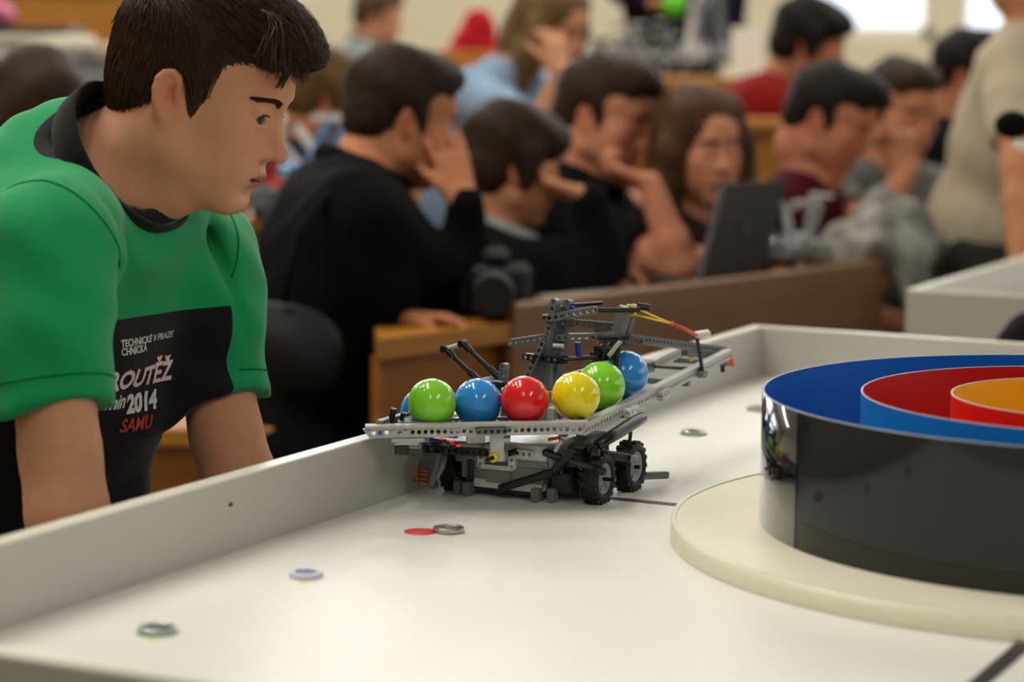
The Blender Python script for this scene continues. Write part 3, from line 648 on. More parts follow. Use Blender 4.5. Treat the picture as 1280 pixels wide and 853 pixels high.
# curved black fender and its rod
rp('fender', MB().tube([(4, 2, 66), (5, 40, 71), (6, 96, 78), (6, 118, 80), (6, 124, 83)], [6, 7, 7.5, 7, 3], 10), M_bk)
rp('rod', MB().cyl((6, 88, 74), (4, 84, 34), 2.3, n=8), M_bk)
rp('rear_stick', MB().bar((-6, 112, 13), (26, 150, 11.5), 8, 8, bevel=1), M_dg)
# feet
rp('under_chassis_shade', MB().box((-100, 34, 12), (76, 96, 14), bevel=2), M_bk); rp('under_chassis_shade', MB().box((-40, 40, 14), (40, 70, 18), bevel=2), M_bk)  # black underside boxes, added to stand in for contact shade beneath the robot
for x, y in ((-156, -16), (-142, -22), (-60, -18), (-44, -10)): rp('foot', MB().box((x, y, 8), (9, 12, 15.4), bevel=1), M_dg); rp('foot_post', MB().box((x, y + 8, 24), (8, 8, 32), bevel=1), M_bk)
rp('rear_motor', MB().box((-90, 110, 34), (60, 50, 40), bevel=6), M_dg)
rp('hub_wheel', MB().lathe([(0, -6), (24, -6), (27, -3), (27, 3), (24, 6), (0, 6)], 32, (-150, 20, 28), Matrix.Rotation(PI / 2, 3, 'Y')), M_bk)
# the balls lying in the tray and on the ramp
def rw(x, y, z): return ROBOT.matrix_basis @ V((x / 1000, y / 1000, z / 1000))
RBASIS = Matrix.Translation(RB) @ Matrix.Rotation(TH - PI / 2, 4, 'Z')
def ballpx(col, px, py, y, label, r=.0277):
    q = V((px, py, 0)); d = _f + (px - 640) / FPX * CR - (py - 426.5) / FPX * CU
    if isinstance(y, tuple): n = RBASIS.to_3x3() @ V((1, 0, 0)); p0 = RBASIS @ V((y[0] / 1000, 0, 0))
    else: n = RBASIS.to_3x3() @ V((0, 1, 0)); p0 = RBASIS @ V((0, y / 1000, 0))
    P = CAM + d * ((p0 - CAM).dot(n) / d.dot(n)); return ball(col, P, label, 'coloured balls carried by the robot', r)
def frontball(col, px, py, back, label):
    n = RBASIS.to_3x3() @ nb; p0 = RBASIS @ ((b0 + nb * back) / 1000); d = _f + (px - 640) / FPX * CR - (py - 426.5) / FPX * CU
    ball(col, CAM + d * ((p0 - CAM).dot(n) / d.dot(n)), label, 'coloured balls carried by the robot', .0266)
frontball('green', 540, 504, 31, 'bright green ball at the left end of the front row on the robot')
frontball('blue', 597.5, 503.5, 50, 'blue ball between the green and red balls on the robot front')
frontball('red', 656, 500.5, 32, 'red ball in the middle of the front row on the robot')
frontball('yellow', 719.8, 495, 38, 'yellow ball at the right corner of the robot front row')
ballpx('green', 751, 482.5, (-36,), 'green ball behind the yellow ball on the ramp')
ballpx('blue', 780.5, 468, (-36,), 'blue ball highest up on the ramp, behind the second green ball')
frontball('blue', 530, 515, 85, 'blue ball mostly hidden behind the leftmost green ball')
# ------------------------------------------------------------------ people
M_skin = mat('skin', '#c99a7c', .6, .12, attr='tint', noise=.05, nscale=60, sss=.12, bump=.05, bscale=420)
M_eye = mat('eye', '#ffffff', .15, .35, attr='tint')
def head_frame(c, az, pitch=0, roll=0, s=1.0):
    return Matrix.Translation(c) @ (Euler((R(roll), 0, 0)).to_matrix().to_4x4() if 0 else Matrix.Identity(4)) @ Matrix.Rotation(R(az), 4, 'Z') @ Matrix.Rotation(R(pitch), 4, 'Y') @ Matrix.Rotation(R(roll), 4, 'X') @ Matrix.Scale(s, 4)
def head_sculpt(fine=False, jaw=1.0, nose=1.0, full=1.0):
    """a head in its own frame: x forward, y left, z up, metres"""
    s = Sculpt()
    s.ell((-.012, 0, .042), (.097, .076, .084), .02)
    s.ell((.035, 0, .048), (.062, .064, .058), .03)
    s.ell((.036, 0, -.030), (.050, .056 * full, .070), .03)
    for y in (-1, 1):
        s.cone((.002, y * .060 * jaw, -.020), (.006, y * .055 * jaw, -.062), .015, .013, .03)
        s.cone((.006, y * .055 * jaw, -.062), (.070, y * .016, -.098), .014, .014, .03)
        s.ell((.060, y * .043, -.016), (.024, .021 * full, .020), .03)
        s.ell((.050, y * .036, -.050), (.030, .022 * full, .028), .03)
    s.cone((.072, -.012, -.098), (.072, .012, -.098), .016, None, .02)
    s.ell((.072, 0, -.066), (.026, .034, .026), .025)
    s.cone((.082, -.030, .030), (.082, .030, .030), .0125, None, .02)
    for y in (-1, 1):
        s.carve((.103, y * .032, .006), (.020, .021, .0145), .018)
        s.ell((.0775, y * .0315, .005), .0152, .004)
    s.cone((.088, 0, .016), (.1090 * (.5 + .5 * nose), 0, -.026), .0080, .0090, .014)
    for y in (-1, 1): s.cone((.073, y * .019, -.006), (.078, y * .016, -.032), .0130, .0130, .02)
    s.ell((.1110 * (.5 + .5 * nose), 0, -.0315), (.0108, .0098, .0088), .010)
    for y in (-1, 1): s.ell((.0955, y * .0125, -.034), (.0115, .0075, .0085), .007)
    s.ell((.0915, 0, -.0615), (.0125, .025, .0068), .007); s.ell((.0895, 0, -.0735), (.0125, .022, .0078), .007)
    for y in (-1, 1): s.ell((.0915, y * .0065, -.060), (.0095, .008, .006), .005)
    s.carve((.102, 0, -.0672), (.018, .0250, .0016), .003)
    s.carve((.096, 0, -.0850), (.010, .022, .005), .016)
    if fine:
        for y in (-1, 1):
            s.carve((.0930, y * .0345, .0050), (.0115, .0180, .0066), .002)     # lid opening
            s.carve((.100, y * .0055, -.0415), (.010, .0038, .004), .003)         # nostril
            s.cone((.0865, y * .020, .0125), (.084, y * .045, .0105), .0036, .003, .006)
    # neck
    s.cone((-.030, 0, -.020), (-.045, 0, -.085), .055, .054, .03)
    for y in (-1, 1):                                                            # ears
        M = Matrix.Rotation(y * R(-24), 3, 'Z') @ Matrix.Rotation(R(-12), 3, 'Y')
        c = V((-.014, y * .0765, -.004))
        s.ell(c, (.0145, .0058, .0275), .006, M); s.ell(c + M @ V((.004, y * .001, -.022)), (.0095, .006, .012), .006, M)
        s.carve(c + M @ V((.004, y * .0075, .001)), (.0095, .0062, .0175), .003, M)
        if fine:
            pts = [c + M @ V((x, y * .0050, z)) for x, z in (( .011 * .88, .002), (.0115, .013), (.0093, .022), (.0028, .0275), (-.0058, .026), (-.0120, .019), (-.0145, .007), (-.0132, -.006), (-.0085, -.017), (-.002, -.025))]
            s.chain(pts, [.0042] * 5 + [.0044] * 5, .004)
            pts = [c + M @ V((x, y * .0045, z)) for x, z in ((.002, .016), (-.006, .008), (-.007, -.006), (0, -.013))]; s.chain(pts, [.0034] * 4, .003)
            s.ell(c + M @ V((.0125, y * .004, -.004)), (.004, .003, .006), .004, M)
    return s
SKIN = np.array(lin('#c0896a')); LIP = np.array(lin('#9c5049')); RED = np.array(lin('#b9684f'))
def skin_tint(P, Mh, base=None, beard=0):
    """complexion: lips, cheeks, ears; Mh = head frame"""
    b = SKIN if base is None else np.array(lin(base)); Mi = np.array(Mh.inverted()); L_ = P @ Mi[:3, :3].T + Mi[:3, 3]
    T = np.tile(b, (len(P), 1)); g = lambda c, r: np.exp(-(((L_ - np.array(c)) / np.array(r)) ** 2).sum(1))
    def blend(wt, col): nonlocal T; T = T * (1 - wt[:, None]) + np.array(col) * wt[:, None]
    for y in (-1, 1):
        blend(.35 * g((.072, y * .042, -.025), (.03, .022, .024)), b * (1.0, .72, .66)); blend(.8 * g((-.014, y * .08, -.004), (.02, .012, .03)), b * (1.0, .68, .6))
        blend(.30 * g((.09, y * .032, -.008), (.02, .016, .007)), b * (.72, .6, .6))
    blend(.35 * g((.112, 0, -.032), (.014, .016, .012)), b * (1., .7, .65))
    m = (np.abs(L_[:, 1]) / .0265) ** 2 + (np.abs(L_[:, 2] + .0675) / .0125) ** 2
    blend(np.clip(1.5 - m * 1.5, 0, 1) * (L_[:, 0] > .083) * .85, LIP)
    if beard: blend(beard * g((.06, 0, -.088), (.06, .07, .028)), b * (.62, .58, .56))
    return T
def add_eyes(parent, Mh, origin, gaze=(1, 0, 0), s=1.0):
    gz = V(gaze).normalized()
    for y in (-1, 1):
        mb = MB().ball((0, 0, 0), .0132, 28, 28); P = np.array(mb.v); Q = mb.f
        c = V((.0772, y * .0315, .0048)); an = np.arccos(np.clip(P @ np.array(gz) / .0132, -1, 1))
        col = np.where(an[:, None] < .24, [[.006, .005, .005]], np.where(an[:, None] < .55, [[.045, .028, .016]], [[.40, .37, .34]]))
        me = bpy.data.meshes.new('eye'); A = Mh
        me.from_pydata([tuple(A @ (c + V(p)) - V(origin)) for p in P], [], Q); me.materials.append(M_eye)
        me.polygons.foreach_set('use_smooth', [True] * len(Q)); a = me.color_attributes.new('tint', 'FLOAT_COLOR', 'POINT')
        a.data.foreach_set('color', np.concatenate([col, np.ones((len(P), 1))], 1).astype(np.float32).ravel())
        o = bpy.data.objects.new('eye', me); COL.objects.link(o); o.parent = parent
def add_brows(parent, Mh, origin, m, thick=.0028):
    for y in (-1, 1):
        mb = MB().tube([Mh @ V(p) for p in ((.0925, y * .012, .0245), (.0935, y * .024, .0285), (.0885, y * .037, .0290), (.078, y * .049, .0235))], [thick * .8, thick, thick * .9, thick * .4], 6)
        mb.build('eyebrow', m, parent, origin) if 0 else MB.build(mb, 'eyebrow', m, parent, origin)
def hand(s, wrist, d, palm_n, side=1, curl=(.4, .4, .4, .4), spread=.12, thumb=.6, sc=1.0, length=1.0):
    """palm and five separate fingers: d = finger direction, palm_n = out of the palm, side = +1 thumb on the d x palm_n side"""
    d = V(d).normalized(); n = V(palm_n); n = (n - d * n.dot(d)).normalized(); t = d.cross(n) * side; w = V(wrist)
    for k, off in enumerate((-.030, -.010, .010, .030)):
        s.cone(w + d * .012 * sc + t * off * .55 * sc, w + d * .088 * sc + t * off * sc, .0135 * sc, .0105 * sc, .012 * sc)
    s.cone(w + t * .020 * sc, w + d * .05 * sc + t * .036 * sc + n * .008 * sc, .015 * sc, .013 * sc, .012 * sc)
    for k, (off, L_) in enumerate(((.031, .070), (.0105, .078), (-.0105, .073), (-.030, .058))):
        p = w + d * .09 * sc + t * off * sc; a = -off * 0 + off / .03 * spread; c = curl[k]; dd = (d * math.cos(a) + t * math.sin(a)).normalized(); ang = c * .55
        for j, (fr, r) in enumerate(((.45, .0092), (.30, .0082), (.25, .0072))):
            q = p + (dd * math.cos(ang) + n * math.sin(ang)) * L_ * fr * sc * length; s.cone(p, q, r * sc, (r - .0008) * sc, .004 * sc); p = q; ang += c * .9
    p = w + d * .028 * sc + t * .032 * sc
    for j, (L_, r) in enumerate(((.045, .0115), (.034, .0098), (.026, .0085))):
        dd = (d * (.62 + .1 * j) + t * ((.75 - thumb * .25 * j) if thumb < 1 else .28 - .1 * j) + n * (.25 + min(thumb, .8) * .35 * j)).normalized(); q = p + dd * L_ * sc; s.cone(p, q, r * sc, (r - .001) * sc, .006 * sc); p = q
# ------------------------------------------------------------------ the boy leaning over the arena
F_ = V((.8975, -.441, 0)); RT_ = V((-.441, -.8975, 0)); UZ = V((0, 0, 1))
B = thing('person', 'dark-haired young man in green and black T-shirt leaning over the arena wall', 'person', (-.55, 2.70, 0))
BO = V(B.location)
HS = .915
ear = at(208, 119, 2.52)
HM = head_frame((0, 0, 0), -12, 19.5, -2, HS); HC = ear - HM @ V((-.014, -.080, -.004)); HM = Matrix.Translation(HC) @ HM
NB = at(180, 200, 2.60)                      # base of the neck
SR = at(48, 312, 2.43); SL = at(242, 318, 2.76); SM = (SR + SL) / 2 + V((0, 0, .010))
ER = at(76, 572, 2.40); WR = at(104, 810, 2.37); EL = at(283, 545, 2.73); WL = at(338, 730, 2.69)
HIP = SM - F_ * .34 - UZ * .335
HR = HIP + RT_ * .095; HL = HIP - RT_ * .095
hdR = V((.35, -.1, -1)).normalized(); hdL = V((.5, -.2, -1)).normalized()
KR = WR + V((.05, .02, -.13)); KL = WL + V((.05, .0, -.13)); AR = V((KR.x - .09, KR.y + .06, .09)); AL_ = V((KL.x - .10, KL.y + .06, .09))
def lean(a, b, wd):                          # ellipsoid frame: z along a-b, y sideways
    z = (V(a) - V(b)).normalized(); y = -RT_; y = (y - z * y.dot(z)).normalized(); x = y.cross(z); return Matrix((x, y, z)).transposed()
TM = lean(SM, HIP, 0)
CH = SM - F_ * .108 - UZ * .065; BE = SM - F_ * .158 - UZ * .225
CX = (F_ * .52 - UZ * .85).normalized(); CN = (F_ * .85 + UZ * .52).normalized()
def torso(s, g=0.):
    s.ell(CH, (.098 + g, .165 + g, .175 + g), .05, TM); s.ell(BE, (.100 + g, .150 + g, .17 + g), .05, TM); s.ell(HIP, (.115 + g, .165 + g, .12 + g), .05, TM)
    s.cone(SR - RT_ * .03 + UZ * .0, NB + RT_ * .056 - CN * .070 - F_ * .01, .047 + g, .026 + g, .06); s.cone(SL + RT_ * .03 - UZ * .012, NB - RT_ * .05 - CN * .066, .050 + g, .032 + g, .08); s.cone(NB - CN * .075, CH, .07 + g, .10 + g, .05); s.cone(NB - CX * .045 - CN * .075, CH - F_ * .04 + UZ * .09, .050 + g, .085 + g, .05)
body = head_sculpt(True).apply(HM)
skull = HM @ V((-.035, 0, -.06))
body.cone(NB - CN * .04, skull, .060, .054, .03)
body.cone(NB + F_ * .02, HM @ V((.01, -.03, -.075)), .022, .02, .04); body.cone(NB - F_ * .01 + RT_ * .03, HM @ V((-.02, -.05, -.045)), .02, .018, .03)
body.cone(NB + F_ * .035 - UZ * .03, HM @ V((.03, 0, -.085)), .03, .026, .03)
torso(body, -.012)
for S_, E_, W_, hd, sd, K_, H_, A_ in ((SR, ER, WR, hdR, 1, KR, HR, AR), (SL, EL, WL, hdL, -1, KL, HL, AL_)):
    body.chain([S_, S_.lerp(E_, .5), E_], [.054, .046, .038], .03); body.chain([E_, E_.lerp(W_, .3), W_], [.038, .039, .027], .02)
    hand(body, W_, hd, V((0, 0, -1)) * .6 - F_ * .3, sd, (.5, .5, .5, .55), .2, .4)
    body.chain([H_, H_.lerp(K_, .5), K_], [.085, .075, .056], .04); body.chain([K_, K_.lerp(A_, .35), A_], [.054, .054, .036], .03)
    body.cone(A_ + V((-.03, .01, -.045)), A_ + V((.13, -.06, -.055)), .034, .028, .02)
hb = [HC - V((.15, .15, .17)), HC + V((.15, .15, .15))]
fine = [(hb[0], hb[1], .0027)]
P, Q = body.net(.0105, fine, 2)
tint = skin_tint(P, HM, '#c9927300'[:7], .0)
mesh_object('body', P, Q, M_skin, B, BO, tint=tint)
M_hairb = mat('hair_dark_brown', '#2c1e14', .5, .2, noise=.3, nscale=60)
add_eyes(B, HM, BO, (1, -.45, .0)); 
hv = np.where((np.abs(P - np.array(HC)) < .16).all(1))[0]; remap = np.full(len(P), -1); remap[hv] = np.arange(len(hv)); fq = remap[Q]; fq = fq[(fq >= 0).all(1)]
fbvh = BVHTree.FromPolygons([tuple(p) for p in P[hv]], [tuple(int(i) for i in q) for q in fq])
def on_face(b):
    h = fbvh.ray_cast(HM @ V((b[0] + .05, b[1], b[2])), HM.to_3x3() @ V((-1, 0, 0)))
    return h[0] if h[0] is not None else HM @ V(b)
fwd = (HM.to_3x3() @ V((1, 0, 0))).normalized()
mb = MB()                                     # eyebrows: short hairs
for y in (-1, 1):
    for k in range(460):
        t = random.random(); yy = .012 + .037 * t; zz = .0245 + .0065 * math.sin(t * 2.3) - .005 * t * t + random.uniform(-.0040, .0034) * (1 - .6 * t)
        p = on_face((.09, y * yy, zz)); q = on_face((.09, y * (yy + .006), zz + .0012)); mb.tube([p - fwd * .0003, q + fwd * .0014], [.0008, .0003], 3)
mb.build('eyebrows', mat('brow_brown', '#3a281b', .6, .1), B, BO)['kind'] = 'stuff'
mb = MB()                                     # lashes
for y in (-1, 1):
    for k in range(22):
        t = k / 21; b = V((.0905 - .007 * (t - .35) ** 2 * 4, y * (.021 + .023 * t), .0092 + .0022 * math.sin(PI * t))); mb.tube([HM @ b, HM @ (b + V((.0045, y * .0015 * (t - .3), -.0008)))], [.0006, .0002], 3)
mb.build('eyelashes', M_hairb, B, BO)['kind'] = 'stuff'
# hair: cap plus strands following the growth direction
hs = Sculpt(); hs.ell((-.014, 0, .055), (.108, .086, .089), .02); hs.ell((-.050, 0, .0), (.064, .072, .075), .03)
hs.ell((.045, 0, .098), (.062, .066, .042), .03); hs.ell((.080, 0, .088), (.040, .055, .026), .02)
hs.carve((.107, 0, -.012), (.060, .12, .082), .014); hs.carve((.045, 0, -.075), (.075, .13, .075), .014)
for y in (-1, 1):
    hs.carve((.076, y * .082, .020), (.045, .04, .048), .012)
    hs.carve((-.012, y * .088, -.006), (.022, .030, .033), .008); hs.cone((.014, y * .070, .02), (.017, y * .070, -.014), .009, .004, .012)
hs.carve((-.045, 0, -.105), (.08, .1, .050), .02)
HP, HQ = hs.net(.0035, (), 2)
hl = bpy.data.meshes.new('x'); bvh = BVHTree.FromPolygons([tuple(p) for p in HP], [tuple(int(i) for i in q) for q in HQ])
ctr = HP[HQ].mean(1)
def strands(count, seglen, nseg, lift, rad, seed):
    rg = np.random.default_rng(seed); mb = MB(); ids = rg.integers(0, len(ctr), count); vs = []; fs = []
    for i in ids:
        p = V(ctr[i]); hit = bvh.find_nearest(p); n = hit[1]
        if n.dot(p - V((0, 0, .03))) < 0: n = -n
        pts = [p - n * .002]; wob = V(rg.normal(0, .10, 3)); top = max(0, min(1, (p.z - .075) / .04)); sl = seglen * (.5 + .9 * top) * rg.uniform(.7, 1.2)
        for k in range(nseg):
            fl = V((p.x + .055, p.y * .9, p.z - .15))                              # away from the crown
            fl = fl * (1 - .85 * top) + V((.10, -.035, -.01)) * top                # on top swept forward to the right side
            if p.x < .0: fl = fl * .6 + V((.0, 0, -.09)) * (1 - top)
            fl = fl + wob * .06; fl = fl - n * fl.dot(n); fl.normalize()
            q = p + fl * sl; h = bvh.find_nearest(q); 
            if h[0] is None: break
            nn = h[1]
            if nn.dot(h[0] - V((0, 0, .03))) < 0: nn = -nn
            p = h[0] + nn * lift * (k + 1) / nseg * (1 + top * rg.uniform(0, 2)); 
            if (q - h[0]).length > sl * .6: p = h[0].lerp(q, .55)
            n = nn; pts.append(p)
        if len(pts) < 3: continue
        m = len(pts); mb.tube(pts, [rad * (1 - .85 * (j / (m - 1)) ** 2) for j in range(m)], 3)
    return mb
hp = (np.array(HM)[:3, :3] @ HP.T).T + np.array(HM)[:3, 3]
hair = mesh_object('hair', hp, HQ, M_hairb, B, BO)
M_strand = mat('hair_strand', '#3f2b1d', .45, .22, noise=.35, nscale=90)
st = strands(5200, .0085, 6, .0035, .00085, 3); st.xf(HM); o = st.build('hair_strands', M_strand, hair, BO); o['kind'] = 'stuff'
mb = MB()                                     # the fringe falling forward over the forehead
rg = np.random.default_rng(5)
for k in range(700):
    y = rg.uniform(-.062, .05); c = rg.uniform(-.010, .006); L_ = rg.uniform(.035, .07); yy = y - rg.uniform(.004, .03)
    p0 = V((.055 + c, y, .118 + rg.uniform(-.014, .008))); r0 = rg.uniform(-.006, .006)
    p3 = V((.118 + rg.uniform(-.016, .010) - abs(y + .01) * .55, yy, .070 + rg.uniform(-.016, .014) + r0))
    p1 = p0 + V((.030, -.004, .007)); p2 = p3 + V((-.014, .006, .020))
    pts = [((1 - t) ** 3) * p0 + 3 * t * (1 - t) ** 2 * p1 + 3 * t * t * (1 - t) * p2 + t ** 3 * p3 for t in (0, .2, .4, .6, .8, .95)]
    mb.tube(pts, [.0011, .0012, .0011, .0009, .0006, .0002], 3)
for k in range(60):                           # one lock hanging lower over the brow
    y = rg.uniform(-.050, -.030); p0 = V((.085, y, .092)); p3 = V((.098 + rg.uniform(-.004, .004), y - .008 + rg.uniform(-.006, .006), .044 + rg.uniform(0, .02)))
    mb.tube([p0, (p0 + p3) / 2 + V((.010, 0, .003)), p3], [.001, .001, .0002], 3)
mb.xf(HM); o = mb.build('fringe', M_strand, hair, BO); o['kind'] = 'stuff'
# T-shirt
M_green = mat('shirt_green', '#0d8a52', .8, .25, noise=.05, nscale=12, bump=.25, bscale=34, sheen=.2); M_black = mat('shirt_black', '#0d0d0f', .85, .2, bump=.2, bscale=30, sheen=.1)
sh = Sculpt()
hemR = SR.lerp(ER, .755); hemL = SL.lerp(EL, .80)
for S_, E_, hem, w0 in ((SR, ER, hemR, .058), (SL, EL, hemL, .056)):
    d = (E_ - S_).normalized(); sh.chain([S_, S_.lerp(hem, .55), hem + d * .06], [.056, w0 + .002, w0 + .003], .03)
for S_, E_, hem in ((SR, ER, hemR), (SL, EL, hemL)):
    d = (E_ - S_).normalized(); sh.carve(hem + d * .200, .20, .004)
sh2 = Sculpt(); torso(sh2, .014); sh.ops += sh2.ops
sh.cone(CH + F_ * .03 - UZ * .03 + RT_ * .05, BE + F_ * .075 - UZ * .08 + RT_ * .03, .075, .070, .06); sh.cone(CH + F_ * .03 - UZ * .03 - RT_ * .05, BE + F_ * .075 - UZ * .08 - RT_ * .03, .075, .070, .06)
CC = NB + RT_ * .022 - F_ * .010; cn = CN; cy = RT_; cx = CX
sh.cut(CC - cn * .012 + RT_ * .004, CC + cn * .2 + RT_ * .015, .063, .082, .008)
for S_, E_, k in ((SR, ER, 1), (SL, EL, -1)):  # soft folds running from the shoulder
    for j in range(5):
        a = S_ + UZ * .045 - RT_ * k * (.045 + .012 * j) + F_ * (.03 + .012 * j); b = S_.lerp(E_, .28 + .10 * j) + F_ * .062 - RT_ * k * (.040 - .008 * j); sh.cut(a + F_ * .012, b + F_ * .012, .0055, .003, .012)
def folds(X, Y, Z):
    a = X * .8975 - Y * .441; b = X * -.441 - Y * .8975
    return .0052 * np.sin(62 * (a * .8 + Z * .6) + 9 * b) * np.sin(17 * b + 11 * Z + 1.3) + .0020 * np.sin(120 * (a * .5 - b * .5 + Z * .7) + 3 * np.sin(20 * b)) * np.sin(23 * a + 15 * Z)
P, Q = sh.net(.0062, (), 2, folds)
Cn = P; Cn_ = Cn - np.array(SM); fz = Cn_ @ np.array(UZ); ff = Cn_ @ np.array(F_)
def seg_d(C_, A_, B_):
    ab = np.array(B_ - A_); t = np.clip(((C_ - np.array(A_)) @ ab) / (ab @ ab), 0, 1.2); return np.linalg.norm(C_ - (np.array(A_) + t[:, None] * ab), axis=1)
rr = Cn_ @ np.array(RT_); zone = np.minimum(-.088 + .08 * (ff + .1) - fz, np.minimum(-np.minimum(.088 - seg_d(Cn, SR, hemR), rr - .115), -np.minimum(.092 - seg_d(Cn, SL, hemL), -.118 - rr)))
H_ = Cn - np.array(hemL); bx = H_ @ np.array(F_); bz = H_ @ np.array(UZ)
zone = np.maximum(zone, np.minimum(-.02 - .82 * bz - bx, .088 - seg_d(Cn, SL, hemL)))
AX = Cn - np.array(CC); ax_ = AX @ np.array(cn); rad_ = np.linalg.norm(AX - ax_[:, None] * np.array(cn), axis=1); zone = np.maximum(zone, np.minimum(.0835 - rad_, ax_ + .075))     # black ribbed neckband
M_shirt = mat('shirt_cloth', '#0d8a52', .8, .2, bump=.22, bscale=34, sheen=.15); nt = M_shirt.node_tree
at_ = nt.nodes.new('ShaderNodeVertexColor'); at_.layer_name = 'tint'; sp = nt.nodes.new('ShaderNodeSeparateColor'); gt = nt.nodes.new('ShaderNodeMath'); gt.operation = 'GREATER_THAN'; gt.inputs[1].default_value = .5
mxr = nt.nodes.new('ShaderNodeMix'); mxr.data_type = 'RGBA'; mxr.inputs['A'].default_value = lin('#0b8f55') + (1,); mxr.inputs['B'].default_value = lin('#0c0c0e') + (1,)
nt.links.new(at_.outputs[0], sp.inputs[0]); nt.links.new(sp.outputs[0], gt.inputs[0]); nt.links.new(gt.outputs[0], mxr.inputs['Factor']); nt.links.new(mxr.outputs['Result'], nt.nodes['Principled BSDF'].inputs['Base Color'])
zc = np.clip(zone / .04 + .5, 0, 1); shirt = mesh_object('shirt', P, Q, M_shirt, B, BO, tint=np.stack([zc, zc, zc], 1))
sbvh = BVHTree.FromPolygons([tuple(p) for p in P], [tuple(int(i) for i in q) for q in Q])
M_seam = mat('shirt_seam', '#0a7245', .85, .1)
def seam(name, c, ax, ref, rad=.13, lift=.0004, m=None, r=.0011, arc=None):
    ax = V(ax).normalized(); e0 = (V(ref) - ax * V(ref).dot(ax)).normalized(); e1 = ax.cross(e0); pts = []
    lo, hi = arc or (0, 2 * PI)
    for k in range(49):
        a = lo + (hi - lo) * k / 48; dr_ = e0 * math.cos(a) + e1 * math.sin(a); h = sbvh.ray_cast(V(c), dr_, .3)
        if h[0] is not None and h[3] < rad: pts.append(h[0] + dr_ * lift)
    if len(pts) > 6: MB().tube(pts, r, 5).build(name, m or M_seam, shirt, BO)
for S_, hem, k in ((SR, hemR, 1), (SL, hemL, -1)):
    d = (hem - S_).normalized(); seam('hem_seam', hem - d * .022, d, RT_ * k, .085, arc=(-2.0, 2.0))
    seam('shoulder_seam', S_ - RT_ * k * .030 + UZ * -.01, (RT_ * k * .9 - UZ * .42 + F_ * .1), UZ, .12, arc=(-1.7, 1.7))
mb = MB(); n = 40
for k in range(n):                            # ribbed collar band
    a = 2 * PI * k / n; e_ = cx * math.cos(a) + cy * math.sin(a)
    for j, (rr_, hh_) in enumerate(((.0790, -.026), (.0855, -.012), (.0880, .013), (.0835, .016), (.072, -.016))): mb.v.append(tuple(CC + e_ * rr_ * (1.0 if 1 else 1) + cn * hh_ + cx * math.cos(a) * .004))
for k in range(n):
    for j in range(4):
        k2 = (k + 1) % n; mb.f.append((k * 5 + j, k2 * 5 + j, k2 * 5 + j + 1, k * 5 + j + 1)); mb.m.append(0); mb.sm.append(True)
mb.build('collar', M_black, B, BO)
# trousers and shoes
M_trou = mat('trousers_dark', '#15161a', .85, .2, bump=.2, bscale=40)
tr = Sculpt(); tr.ell(HIP, (.125, .172, .115), .04, TM)
for H_, K_, A_ in ((HR, KR, AR), (HL, KL, AL_)): tr.chain([H_, H_.lerp(K_, .5), K_], [.098, .086, .068], .04); tr.chain([K_, K_.lerp(A_, .4), A_ - UZ * .02], [.066, .062, .052], .03)
P, Q = tr.net(.012, (), 2); mesh_object('trousers', P, Q, M_trou, B, BO)
for A_ in (AR, AL_):
    s = Sculpt(); s.cone(A_ + V((-.04, .015, -.05)), A_ + V((.14, -.065, -.058)), .042, .034, .03); s.cone(A_, A_ + V((0, 0, -.04)), .045, .045, .03)
    P, Q = s.net(.009, (), 1); P[:, 2] = np.maximum(P[:, 2], .002); mesh_object('shoe', P, Q, M_black, B, BO)
# print on the chest, laid onto the cloth
M_print = mat('shirt_print_white', '#d8d6d2', .7); M_printr = mat('shirt_print_red', '#b8312a', .7)
def chest_text(body, px, py, size, m, name='print', bold=0, shear=0, rot=0, spacing=1.0, dx=0, lift=.0018):
    c = bpy.data.curves.new(name, 'FONT'); c.body = body; c.size = size; c.offset = bold; c.shear = shear; c.space_character = spacing; c.resolution_u = 3
    o = bpy.data.objects.new(name, c); COL.objects.link(o); dg = bpy.context.evaluated_depsgraph_get(); me = bpy.data.meshes.new_from_object(o.evaluated_get(dg)); bpy.data.objects.remove(o)
    bm = bmesh.new(); bm.from_mesh(me); bmesh.ops.triangulate(bm, faces=bm.faces); bmesh.ops.subdivide_edges(bm, edges=[e for e in bm.edges if e.calc_length() > .012], cuts=2); bm.to_mesh(me); bm.free()
    q = _f + (px - 640) / FPX * CR - (py - 426.5) / FPX * CU; h = sbvh.ray_cast(CAM, q); org = h[0]
    nrm = (F_ * .9 + UZ * -.25).normalized(); xd = (-RT_ * math.cos(rot) + UZ * math.sin(rot)).normalized(); yd = nrm.cross(xd).normalized()
    for v in me.vertices:
        p = org + xd * (v.co.x + dx) + yd * v.co.y + nrm * .2; hit = sbvh.ray_cast(p, -nrm, .5)
        v.co = (hit[0] + nrm * lift if hit[0] is not None else p - nrm * .2) - BO
    me.materials.append(m); ob = bpy.data.objects.new(name, me); COL.objects.link(ob); ob.parent = shirt
chest_text('TECHNICKÉ V PRAZE', 150, 434, .0105, M_print, bold=.0002)
chest_text('CHNICKÁ', 150, 444, .0105, M_print, bold=.0002)
chest_text('ROUTĚŽ', 150, 486, .0295, M_printr, bold=.0017, name='print_outline', dx=-.024, lift=.0012); chest_text('ROUTĚŽ', 150, 486, .0295, M_print, bold=.0009, dx=-.024)
chest_text('min', 148, 510, .022, M_print, shear=.35, bold=.0005, dx=-.024); chest_text('2014', 157, 516, .027, M_print, bold=.0014)
chest_text('SAMU', 147, 540, .020, M_printr, shear=.3, bold=.0005)
